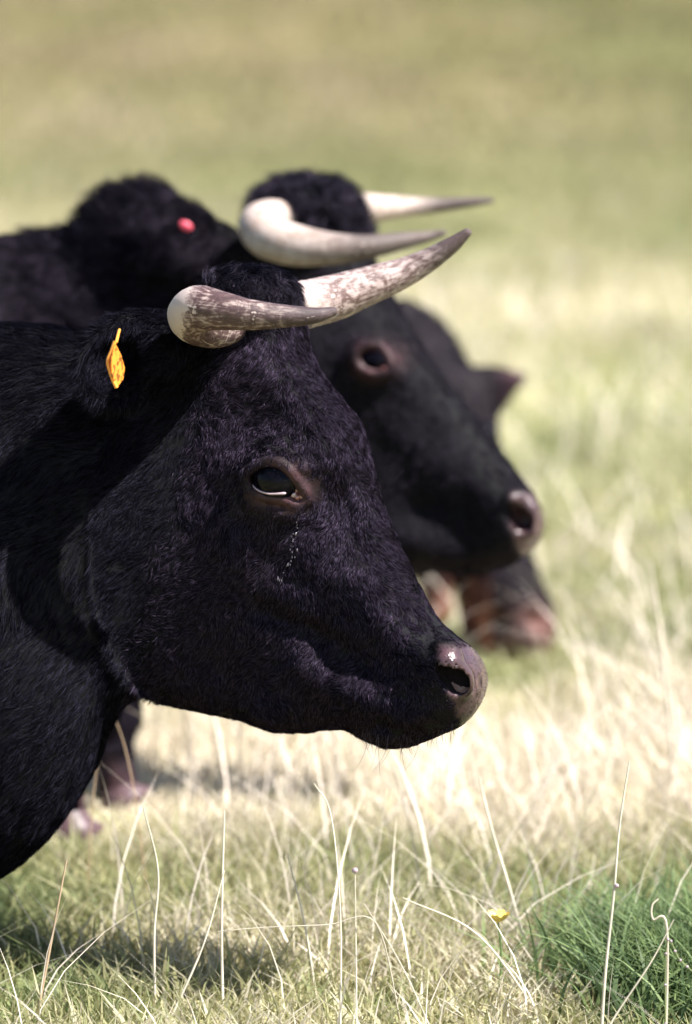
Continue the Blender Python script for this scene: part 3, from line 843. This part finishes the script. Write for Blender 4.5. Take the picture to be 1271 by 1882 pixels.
for i in range(12):
    a_ = random.uniform(-0.6, 2.6); ball(root1, 'tear_drop', surf(551+15*math.cos(a_), 915+15*math.sin(a_), 5), random.uniform(0.8, 1.8)*c1.k, M_tear, 6)

# horns of cow one
bare1 = lambda lp, al: np.clip(0.95*sstep(385, 322, scr(c1, lp)+0.25*(lp[:, 1]-560)), 0, 1)
horn(c1, root1, [(425,600,-0.03,30),(398,606,-0.075,33),(366,598,-0.115,38),(350,580,-0.150,42),(366,568,-0.178,42),(405,571,-0.195,35),(455,578,-0.205,28),(520,581,-0.205,21),(575,580,-0.20,15),(612,573,-0.19,8.5)], M_horn1n, bare1)
bare1b = lambda lp, al: 0.55*sstep(0.30, 0.02, al)
horn(c1, root1, [(515,562,0.06,44),(560,560,0.08,45),(615,546,0.11,43),(680,524,0.13,36),(740,502,0.14,29),(790,476,0.14,22),(830,450,0.135,16),(858,428,0.13,9)], M_horn1, bare1b)

# orange ear tag: kite-shaped plate seen nearly edge-on, with a thick bright spine and stud
tg = np.array([(210,627,0),(222,652,1),(229,676,1),(226,697,1),(215,713,0),(207,697,0),(197,670,0),(201,650,0)], float)
def plate(pts, D0, th, name, mat, tilt=0.0, parent=None):
    fr = [W(x, y, D0+tilt*(x-213)) for x, y in pts]; bk = [W(x-2, y+1, D0+th+tilt*(x-213)) for x, y in pts]
    n = len(pts); V = np.array(fr+bk)
    me = bpy.data.meshes.new(name)
    me.from_pydata([tuple(v) for v in V], [], [tuple(range(n))[::-1], tuple(range(n, 2*n))]+[(i, (i+1) % n, n+(i+1) % n, n+i) for i in range(n)])
    me.materials.append(mat); me.update()
    return link(name, me, parent)
tago = empty('ear_tag', W(213, 670, 5.70)); tago.parent = root1; tago.location = Vector(W(213, 670, 5.70))-root1.location
TW = W(213, 670, 5.70)
o = plate([(211,630),(222,652),(229,676),(226,697),(215,712),(206,690),(204,660)], 5.70, 0.0016, 'tag_plate', M_tag, 0.0011, tago)
V, F, _, _ = tube([W(x, y, 5.699) for x, y in spline([(211,627),(205,645),(198,664),(202,682),(207,697),(214,713)], 4)], np.full(21, 3.4*c1.k), 8); o = link('tag_spine', mesh_np('tag_spine', V, F, M_tagp), tago)
V, F, _, _ = tube([W(213, 630, 5.70), W(216, 618, 5.71), W(219, 606, 5.725)], [2.4*c1.k]*3, 8); o = link('tag_stud', mesh_np('tag_stud', V, F, M_tagp), tago)

# =================================================================== COW TWO (just behind)
c2 = Cow(6.85, R(17), 760, 700)
root2 = empty('cow', W(-200, 1500, 6.9) * np.array([1, 1, 0]))
tag(root2, 'black cow standing just behind, with cream horns and a pink ear tag', 'cow', 'black cows in the meadow')
OUT2 = [(470,395),(500,350),(545,332),(600,335),(640,365),(662,420),(690,490),(720,545),(750,600),(782,650),(825,708),(868,762),(910,818),(945,868),(972,905),(990,938),(994,970),(982,1000),(962,1020),(930,1040),(885,1053),(845,1058),(800,1050),(750,1060),(690,1075),(620,1070),(560,1050),(500,1010),(450,940),(430,820),(430,680),(440,560),(448,460)]
WID2 = [(560,360,82,60,60),(650,450,88,60,50),(720,580,95,65,60),(640,600,112,90,80),(680,665,112,90,60),(560,650,112,100,90),(540,800,105,100,90),(540,960,75,90,80),(640,920,80,90,70),(760,760,74,75,60),(740,900,78,90,70),(850,860,70,70,60),(830,980,74,70,60),(930,930,78,70,40),(960,980,74,60,40),(860,1040,55,45,40)]
REL2 = [('g',680,662,52,38,15,22),('r',[(715,560),(745,620),(745,680)],20,11),('g',600,560,50,40,0,-9),('r',[(700,760),(800,850),(900,900)],26,9),('g',770,940,38,24,20,-11),
        ('r',[(760,1000),(850,1030),(930,1020)],20,9),('g',950,945,36,36,0,13),('r',[(850,1040),(930,1030)],8,-9),('r',[(780,640),(860,760)],14,-6)]
rel2 = head_relief(c2, OUT2, WID2, REL2)
P2 = c2.P
f2 = Field([-1500, 290, -330], [290, 1560, 480], 8.0)
f2.cone(P2(500, 720, 0.03), 210, P2(260, 760, 0.08), 300, 60, 0.45)
f2.cone(P2(260, 790, 0.08), 320, P2(-100, 860, 0.08), 400, 60, 0.55)
f2.cone(P2(-100, 870, 0.08), 415, P2(-900, 880, 0.08), 430, 60, 0.62)
f2.cone(P2(20, 1080, 0.0), 190, P2(160, 1150, 0.03), 150, 60, 0.8)
# forelegs and hind legs
for (x0, y0, x1, y1, xk, yk, dd) in ((130,1080,118,1540,122,1320,-0.10),(195,1060,212,1490,208,1300,0.11),(-950,1000,-980,1545,-1010,1280,-0.14),(-900,1000,-930,1500,-960,1270,0.12)):
    f2.cone(P2(x0, y0, dd), 100, P2(xk, yk, dd), 42, 40)
    f2.ell(P2(xk, yk, dd), (44, 50, 44), 20)
    f2.cone(P2(xk, yk, dd), 36, P2(x1, y1-70, dd), 30, 20)
    f2.cone(P2(x1, y1-70, dd), 30, P2(x1+6, y1-30, dd), 36, 20)
# tail end of neck crest, furry ear lifted over it
f2.ell(P2(250, 438, 0.0), (106, 98, 58), 50)
f2.cone(P2(430, 478, -0.02), 50, P2(310, 436, -0.05), 66, 40, 0.6)
f2.cone(P2(60, 560, 0.05), 118, P2(240, 520, 0.03), 110, 60, 0.6)
add_head(f2, rel2, 45)
f2.ell(P2(565, 395, 0.0), (92, 62, 80), 25)
f2.cone(P2(620, 430, 0.14), 40, P2(640, 400, 0.24), 30, 30)
q = near(c2, rel2, 680, 664); we2 = rel_at(rel2, *q)
for t in np.linspace(0, 1, 11):
    x = 655+62*t; y = 656+18*t; r = 7+13*math.sin(math.pi*t)
    q_ = near(c2, rel2, x, y); f2.ell([*q_, -rel_at(rel2, *q_)-6], (r, r, 20), 5, cut=True)
def lid2(pts, r, off, k=9):
    s_ = spline([list(near(c2, rel2, x, y)) for x, y in pts], 5)
    for i in range(len(s_)-1):
        f2.cone([*s_[i], -rel_at(rel2, *s_[i])-off], r, [*s_[i+1], -rel_at(rel2, *s_[i+1])-off], r, k)
lid2([(650,655),(665,640),(690,637),(712,655),(720,682)], 6.5, 2)
lid2([(650,658),(660,680),(685,690),(712,690)], 6.5, 1)
lid2([(655,628),(685,622),(705,632)], 4.5, -1)
def nos2(pts, cut, k=8):
    s_ = spline([[*near(c2, rel2, x, y), r, dz] for x, y, r, dz in pts], 5)
    for i in range(len(s_)-1):
        f2.cone([*s_[i][:2], -rel_at(rel2, *s_[i][:2])+s_[i][3]], s_[i][2], [*s_[i+1][:2], -rel_at(rel2, *s_[i+1][:2])+s_[i+1][3]], s_[i+1][2], k, cut=cut)
nos2([(930,922,6,-5),(945,915,9,-5),(965,925,12,0),(980,950,12,3),(972,980,10,3)], False, 16)
nos2([(938,938,11,0),(945,952,15,2),(962,962,13,2)], True)
nos2([(944,950,14,22),(958,958,13,24)], True)
V2, F2 = f2.mesh()
def eyemask2(lp):
    q0 = near(c2, rel2, 685, 666); return np.exp(-(((lp[:, 0]-q0[0])/44)**2+((lp[:, 1]-q0[1])/36)**2)**1.6)*(lp[:, 2] < 20)
def nosemask2(lp):
    x = scr(c2, lp); y = lp[:, 1]
    return sstep(-0.5, 0.9, (x-(932+0.35*np.maximum(y-965, 0)))/10+0.8*fbm(lp/26))*sstep(898, 912, y)*sstep(1030, 1012, y)
em2 = eyemask2(V2); nm2 = nosemask2(V2)
t2 = tints(c2, V2, em2, nm2)
x2 = V2[:, 0]*math.cos(c2.th)+c2.ax
foot = sstep(1370, 1450, V2[:, 1]+20*fbm(V2/25))[:, None]
t2 = t2*(1-foot)+foot*np.array([0.055, 0.030, 0.036])
W2v = c2.world(V2)
body2 = link('body', mesh_np('cow_body', W2v, F2, M_hide, attrs={'tint': t2, 'wet': np.clip(nm2+0.5*em2, 0, 1)}), root2)
VN2 = vert_normals(W2v, F2)
if ((VN2*(W2v-W2v.mean(0))).sum(1) > 0).mean() < 0.5:
    F2 = F2[:, ::-1]; VN2 = -VN2; body2.data.flip_normals()
def dens2(lp, fn):
    x = sx(c2, lp); y = lp[:, 1]
    d = np.where(x < -100, 0.04, 1.0)*(1-0.97*np.clip(nosemask2(lp)*1.3, 0, 1))*(1-np.clip(eyemask2(lp)*1.5, 0, 1)*0.97)*np.where(y > 1380, 0.15, 1)
    return d*np.where((fn@FWD) > 0.25, 0.2, 1.0)
def comb2(lp):
    x = sx(c2, lp); y = lp[:, 1]
    fr = sstep(-60, 60, (x-760)-(y-700)*0.6)
    return np.stack([0.55*fr-0.4*(1-fr), 0.85+0*x, 0*x], -1)
def len2(lp):
    x = sx(c2, lp)
    return 0.011+0.018*sstep(470, 380, x)
Ph, rh = grow(c2, W2v, VN2, F2, 110000, dens2, len2, comb2, lift=0.40, wild=0.30, thick=0.00028, clump=0.010)
hair_object('fur', Ph, rh, M_fur_soft, body2)
def dpoll2(lp, fn):
    x = sx(c2, lp); y = lp[:, 1]
    return (np.exp(-((x-565)/105)**2-((y-380)/75)**2) > 0.35)*1.0
Ph, rh = grow(c2, W2v, VN2, F2, 14000, dpoll2, lambda lp: 0.032+0*lp[:, 0], lambda lp: np.stack([0.3+0*lp[:, 0], 0.5+0*lp[:, 0], 0*lp[:, 0]], -1), lift=0.9, wild=1.1, thick=0.00032, clump=0.014, m=6, curl=0.5)
hair_object('forelock', Ph, rh, M_fur_poll, body2)
def dear2(lp, fn):
    x = sx(c2, lp); y = lp[:, 1]
    return ((x < 400) & (x > 60) & (y > 310) & (y < 620))*1.0+1e-9
Ph, rh = grow(c2, W2v, VN2, F2, 22000, dear2, lambda lp: 0.036+0*lp[:, 0], lambda lp: np.stack([-0.8+0*lp[:, 0], -0.1+0*lp[:, 0], 0*lp[:, 0]], -1), lift=0.8, wild=0.7, thick=0.0003, clump=0.016, m=5, curl=0.3)
hair_object('ear_fringe', Ph, rh, M_fur_soft, body2)
q = near(c2, rel2, 684, 666)
ball(root2, 'eye', c2.world([q[0], q[1], -we2+17]), 1.0, M_eye, 20, (0.0215, 0.0175, 0.0155), M=np.stack([c2.F, UP, c2.L]))
for (x, y, r) in ((706,682,7),(712,690,6)):
    q = near(c2, rel2, x, y); ball(root2, 'eye_corner', c2.world([q[0], q[1], -rel_at(rel2, *q)]), r*c2.k, M_caruncle, 10)
for (x, y, dd) in ((122,1530,-0.10),(216,1484,0.11),(-976,1530,-0.14),(-926,1484,0.12)):
    b0 = c2.world(P2(x, y-40, dd)); g = c2.world(P2(x+8, y+6, dd)); g[2] = 0.0
    V, F, _, _ = tube([b0, b0*0.5+g*0.5, g+np.array([0.008, 0, 0.004]), g+np.array([0.008, 0, 0])], [0.025, 0.033, 0.042, 0.012], 18)
    link('hoof', mesh_np('hoof', V, F, M_hoof), root2)
horn(c2, root2, [(530,404,-0.03,30),(500,400,-0.07,33),(476,412,-0.12,37),(492,434,-0.16,40),(545,451,-0.18,37),(610,457,-0.19,29),(675,454,-0.19,22),(740,443,-0.18,16),(790,434,-0.17,10),(814,428,-0.17,6)], M_horn2)
horn(c2, root2, [(610,384,0.05,32),(655,384,0.07,30),(700,382,0.09,25),(755,380,0.11,18),(815,376,0.12,13),(870,371,0.12,9),(903,368,0.12,5)], M_horn2)
ca_, sa_ = math.cos(R(-28)), math.sin(R(-28))
ptg = ball(root2, 'ear_tag', W(341, 415, 6.74), 1.0, M_pink, 14, (0.0095, 0.003, 0.0062), M=np.array([[ca_, 0, sa_], [0, 1, 0], [-sa_, 0, ca_]]))

# =================================================================== COW THREE (behind, head down, far out of focus)
c3 = Cow(7.95, R(0), 850, 900)
root3 = empty('cow', W(500, 1225, 8.1) * np.array([1, 1, 0]))
tag(root3, 'blurred black cow grazing head down with a pinkish brown muzzle, farthest back', 'cow', 'black cows in the meadow')
P3 = c3.P
f3 = Field([-850, 440, -300], [230, 1290, 420], 10.0)
f3.cone(P3(300, 800, 0.25), 190, P3(560, 790, 0.2), 200, 60, 0.8)
f3.cone(P3(-40, 830, 0.3), 230, P3(300, 810, 0.25), 210, 60, 0.8)
f3.cone(P3(560, 790, 0.2), 200, P3(710, 720, 0.1), 150, 60, 0.8)
f3.cone(P3(710, 700, 0.1), 150, P3(810, 760, 0.0), 95, 40)
f3.cone(P3(815, 760, 0.0), 88, P3(860, 900, -0.03), 74, 30)
f3.cone(P3(860, 900, -0.03), 74, P3(930, 1090, -0.05), 66, 30)
f3.ell(P3(948, 1150, -0.05), (74, 80, 64), 25)
f3.cone(P3(850, 715, -0.02), 30, P3(900, 712, -0.02), 38, 25, 0.5)    # ear
f3.cone(P3(900, 714, -0.02), 40, P3(968, 690, -0.03), 9, 15, 0.5)
for (x, yb, dd) in ((868, 1190, 0.05), (800, 1160, 0.22), (60, 1190, 0.05), (20, 1160, 0.4)):
    f3.cone(P3(x-60 if x > 500 else x, 900, dd), 90, P3(x, 1040, dd), 40, 40)
    f3.cone(P3(x, 1040, dd), 34, P3(x+4, yb-30, dd), 26, 20)
for s_ in (-1, 1):
    f3.ell(P3(948+s_*32, 1140, -0.105), (15, 19, 26), 8, cut=True)
V3, F3 = f3.mesh()
y3 = V3[:, 1]; x3 = V3[:, 0]+850
muz = sstep(1085, 1145, y3+30*fbm(V3/40))*sstep(870, 900, x3)
leg3 = sstep(1040, 1100, y3)*sstep(905, 890, x3)
t3 = np.tile(np.array([0.012, 0.009, 0.012]), (len(V3), 1))
t3 = t3+(muz[:, None]*np.clip(1+1.5*fbm(V3/34), 0.25, 2)[:, None]*np.array([0.085, 0.038, 0.028])+leg3[:, None]*np.array([0.20, 0.075, 0.045]))
earm = sstep(900, 950, x3)*(y3 < 800)
t3 = t3+earm[:, None]*np.array([0.05, 0.022, 0.028])
W3v = c3.world(V3)
body3 = link('body', mesh_np('cow_body', W3v, F3, M_hide, attrs={'tint': t3, 'wet': 0.3*muz}), root3)
VN3 = vert_normals(W3v, F3)
if ((VN3*(W3v-W3v.mean(0))).sum(1) > 0).mean() < 0.5:
    F3 = F3[:, ::-1]; VN3 = -VN3; body3.data.flip_normals()
Ph, rh = grow(c3, W3v, VN3, F3, 26000, lambda lp, fn: 1.0*sstep(1125, 1075, lp[:, 1]), lambda lp: 0.022+0*lp[:, 0], lambda lp: np.stack([0.2+0*lp[:, 0], 0.9+0*lp[:, 0], 0*lp[:, 0]], -1), lift=0.4, wild=0.4, thick=0.0004, clump=0.02)
hair_object('fur', Ph, rh, M_fur_soft, body3)
ball(root3, 'eye', W(893, 800, 7.86), 0.02, M_eye, 10)

# =================================================================== GRASS
def blades(n, x, y, hgt, wid, lean, tint, seg=3, z=None, aim=None, curve=1.0):
    """n curved tapering blades; returns verts, faces(quads), colours"""
    z0 = ground_z(x, y)-0.004 if z is None else z
    az = rng.random(n)*2*math.pi if aim is None else aim
    dx, dy = np.cos(az), np.sin(az)
    fa = rng.random(n)*2*math.pi
    wx, wy = np.cos(fa)*wid/2, np.sin(fa)*wid/2
    V = np.zeros((n, (seg+1)*2, 3)); C = np.zeros((n, (seg+1)*2, 3))
    for k in range(seg+1):
        t = k/seg
        off = lean*(t**(1.0+curve)); hh = hgt*(t-0.35*lean/np.maximum(hgt, 1e-3)*t*t*0.6)
        tw = (1-t**1.6)*0.95+0.05
        cx = x+dx*off; cy = y+dy*off; cz = z0+hh
        V[:, 2*k] = np.stack([cx-wx*tw, cy-wy*tw, cz], -1); V[:, 2*k+1] = np.stack([cx+wx*tw, cy+wy*tw, cz], -1)
        C[:, 2*k] = C[:, 2*k+1] = tint
    b = (np.arange(n)*(seg+1)*2)[:, None]
    F = np.concatenate([np.stack([b[:, 0]+2*k, b[:, 0]+2*k+1, b[:, 0]+2*k+3, b[:, 0]+2*k+2], -1) for k in range(seg)])
    return V.reshape(-1, 3), F, C.reshape(-1, 3)
def join(parts):
    V, F, C = [], [], []; o = 0
    for v, f, c in parts: V.append(v); F.append(f+o); C.append(c); o += len(v)
    return np.concatenate(V), np.concatenate(F), np.concatenate(C)
parts = []; dparts = []
def scatter(n, y0, y1, half):
    y = y0+(y1-y0)*rng.random(n); x = (rng.random(n)*2-1)*half(y); return x, y
def field_bit(n, y0, y1, half, hm, wm, seg=2):
    x, y = scatter(n, y0, y1, half)
    d = dryness(x, y); r = rng.random(n)
    tall = 0.7+0.5*noise2(x, y, 2.5, 7.0)
    h = hm*(0.5+0.9*rng.random(n))*tall*(0.8+0.5*d)
    h = h*(1-0.65*np.exp(-((x+0.32)/0.13)**2-((y-6.62)/0.28)**2))*(1-0.6*np.exp(-((x-0.24)/0.12)**2-((y-7.5)/0.4)**2))
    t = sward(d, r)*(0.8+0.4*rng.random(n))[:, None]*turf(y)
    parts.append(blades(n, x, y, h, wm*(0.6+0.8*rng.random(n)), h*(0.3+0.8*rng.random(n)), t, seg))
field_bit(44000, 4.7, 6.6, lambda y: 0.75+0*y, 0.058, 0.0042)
field_bit(50000, 6.4, 9.0, lambda y: 1.0+0*y, 0.062, 0.0052)
field_bit(16000, 4.7, 9.0, lambda y: 2.2+0*y, 0.085, 0.006)
field_bit(60000, 9.0, 16.0, lambda y: 0.9+0.10*y, 0.085, 0.007)
field_bit(40000, 16.0, 32.0, lambda y: 1.0+0.12*y, 0.10, 0.012)
V, F, C = join(parts)
tag(link('meadow_grass', mesh_np('meadow_grass', V, F, M_grass, smooth=False, attrs={'tint': C})), 'short green and bleached meadow grass covering the pasture', 'grass', kind='stuff')
# loose dry stalks, uncounted
for (n, y0, y1, hw, hm, wd) in ((260, 5.2, 6.0, 0.7, 0.16, 0.0022), (700, 5.9, 6.6, 0.8, 0.20, 0.0024), (1600, 6.5, 7.8, 0.9, 0.22, 0.0030), (2200, 7.8, 12, 1.4, 0.22, 0.0035)):
    x, y = scatter(n, y0, y1, lambda yy: hw+0*yy)
    d = dryness(x, y); keep = (rng.random(n) < 0.15+0.85*d)*((x > -0.22) | (y > 7.2) | (y < 6.2))*(~((np.abs(x-0.24) < 0.11) & (np.abs(y-7.4) < 0.5))); x, y = x[keep], y[keep]; n = len(x)
    h = hm*(0.35+0.9*rng.random(n)); c_ = STRAW*np.array([1.15, 1.12, 1.15])*(0.75+0.4*rng.random(n))[:, None]
    dparts.append(blades(n, x, y, h, wd*(0.6+0.8*rng.random(n)), h*(0.15+1.1*rng.random(n)), c_, 4))
V, F, C = join(dparts)
tag(link('dry_stalks', mesh_np('dry_stalks', V, F, M_stem, smooth=False, attrs={'tint': C})), 'thin bleached grass stalks scattered through the pasture', 'dry grass', kind='stuff')
# lush dark tuft lower right
n = 2400
cc = on_ground(1262, 1800)
x = cc[0]+rng.normal(0, 0.07, n); y = cc[1]+rng.normal(0, 0.09, n)
h = 0.045+0.085*rng.random(n)
t = (GREEN_D*1.1+rng.random(n)[:, None]*(np.array([0.24, 0.32, 0.13])-GREEN_D))
V, F, C = blades(n, x, y, h, 0.004+0.004*rng.random(n), h*(0.3+0.9*rng.random(n)), t, 4)
tag(link('grass_tuft', mesh_np('grass_tuft', V, F, M_grass, smooth=False, attrs={'tint': C})), 'lush dark green grass tuft at the lower right corner', 'grass tuft', kind='stuff')

# single stems that stand out: (points px, depth, width px, label)
STEMS = [
 ([(1112,1790),(1128,1640),(1138,1520),(1156,1400)], 5.80, 5.2, 'tall straw-coloured stem at right in front of the dark green tuft', 1),
 ([(625,1900),(625,1680),(608,1500),(577,1440)], 5.78, 3.6, 'tallest pale stem below the chin, bent left at its tip', 0),
 ([(655,1890),(654,1760),(652,1600)], 5.76, 3.4, 'upright stem with a round white seed head below the chin', 2),
 ([(655,1700),(675,1640),(697,1545),(708,1440)], 6.3, 3.2, 'thin stem leaning right beside the upright white-headed stem', 0),
 ([(790,1890),(735,1770),(668,1660)], 5.75, 3.2, 'straight yellowish stem slanting down to the right below the muzzle', 0),
 ([(410,1895),(407,1700),(412,1490)], 5.95, 5.0, 'thick upright pale stem left of centre among the grass', 0),
 ([(300,1900),(372,1740),(412,1600)], 5.90, 4.0, 'slanting stem that crosses the thick upright pale stem', 0),
 ([(285,1880),(283,1720),(290,1600),(262,1480)], 5.95, 4.6, 'kinked upright stem below the pale legs at left', 0),
 ([(62,1895),(92,1740),(122,1580)], 5.90, 5.0, 'tan stem leaning right near the left edge', 0),
 ([(580,1830),(560,1700),(528,1570)], 6.0, 4.6, 'broad pale blade leaning left under the jaw', 0),
 ([(1120,1885),(1195,1770),(1238,1690)], 5.72, 3.4, 'fine seed stem bending right across the dark green tuft', 0),
 ([(1225,1705),(1200,1690),(1198,1665),(1210,1652)], 5.74, 4.6, 'curled dry blade hooked over the dark green tuft', 0),
 ([(690,1697),(600,1700),(480,1705),(400,1712)], 5.85, 2.4, 'stem lying level across the other stems at bottom centre', 0),
 ([(250,1480),(228,1370),(205,1310),(190,1290)], 6.4, 2.4, 'pinkish stem leaning left across the standing leg', 0),
 ([(170,1480),(180,1390),(190,1300)], 6.4, 2.4, 'pinkish stem leaning right across the standing leg', 0),
 ([(965,1740),(935,1630),(905,1530),(880,1430)], 6.15, 6.5, 'wide pale blade leaning left beneath the muzzle at right', 0),
 ([(1000,1880),(880,1720),(740,1650)], 5.95, 4.0, 'long dry stem slanting below the yellow flower', 0),
 ([(1240,1560),(1228,1300),(1195,1030)], 6.9, 9.0, 'blurred whitish tall stem rising at the right edge', 0),
 ([(1262,1560),(1250,1380),(1210,1130)], 7.0, 9.0, 'blurred whitish stem beside the tall one at the right edge', 0),
 ([(1180,1500),(1120,1330),(1085,1180)], 7.0, 7.0, 'blurred pale stem leaning left at mid right', 0),
 ([(1225,1735),(1250,1765),(1300,1810)], 5.72, 2.6, 'dotted green seed stalk drooping out at the lower right', 3),
]
for pts, D0, wpx, lab, kind in STEMS:
    pw = [W(x, y, D0) for x, y in pts]
    # root it: carry the lower end down to the ground
    p0, p1 = pw[0], pw[1]
    if p0[2] > 0.0 and 'level' not in lab and 'curled' not in lab and 'dotted' not in lab:
        d = p0-p1; d[2] = min(d[2], -0.05); d = d/abs(d[2]); pw = [p0+d*p0[2]*np.array([0.6, 0.6, 1])-np.array([0, 0, 0.004])]+pw
    elif 'curled' in lab or 'dotted' in lab:
        g = p0.copy(); g[2] = -0.004; pw = [g]+pw
    elif 'level' in lab:
        g = p0+np.array([0.03, 0.02, 0]); g[2] = -0.004; pw = [g]+pw
    c_ = spline(pw, 7); n = len(c_)
    rr = wpx*1.12*D0/FPX/2*np.linspace(1.15, 0.5, n)
    V, F, al, an = tube(c_, rr, 7)
    tcol = np.array([0.78, 0.70, 0.56]) if kind != 3 else np.array([0.35, 0.4, 0.18])
    if 'pinkish' in lab: tcol = np.array([0.52, 0.32, 0.28])
    if 'tan' in lab: tcol = np.array([0.55, 0.40, 0.26])
    col = np.tile(tcol, (len(V), 1))*(0.85+0.25*rng.random())*(0.9+0.2*vnoise(V*60)[:, None])
    o = tag(link('grass_stem', mesh_np('grass_stem', V, F, M_stem, attrs={'tint': col})), lab, 'grass stem', 'single stems standing in the grass')
    if kind == 2:
        sh = ball(o, 'seed_head', pw[-1], 0.0036, M_sclera, 8)
    if kind == 1:
        nd = ball(o, 'stem_node', W(1133, 1628, 5.799), 0.0028, M_sclera, 8)
    if kind == 3:
        for i in range(2, n, 2):
            s_ = ball(o, 'seed', c_[i], 0.0018, M_sclera, 5)

# yellow flower
M_pet = simple('yellow_petal', (0.80, 0.60, 0.14), 0.6)
M_grn = simple('flower_stalk', (0.10, 0.18, 0.05), 0.5)
fc = W(915, 1694, 6.0)
fr = empty('yellow_flower', (fc[0], fc[1], 0)); tag(fr, 'small yellow buttercup in the grass below the muzzle at right', 'flower')
for i in range(6):
    a_ = i*math.pi/3+0.2; d = np.array([math.cos(a_), math.sin(a_), 0])
    s_ = np.array([-d[1], d[0], 0])
    V = []
    for u, wv, zz in ((0, 0.0015, 0), (0.006, 0.006, 0.003), (0.011, 0.0065, 0.008), (0.0135, 0.003, 0.012)):
        for q_ in (-1, 0, 1): V.append(fc+d*u+s_*wv*q_+np.array([0, 0, zz-0.001*(1-abs(q_))]))
    F = [[r*3+c, r*3+c+1, (r+1)*3+c+1, (r+1)*3+c] for r in range(3) for c in range(2)]
    link('petal', mesh_np('petal', np.array(V), np.array(F), M_pet), fr)
ball(fr, 'flower_centre', fc+np.array([0, 0, 0.003]), 0.004, M_pet, 8)
V, F, _, _ = tube(spline([(fc[0], fc[1], -0.004), (fc[0]+0.004, fc[1], fc[2]*0.5), tuple(fc)], 5), np.full(11, 0.0012), 6)
link('stalk', mesh_np('stalk', V, F, M_grn), fr)
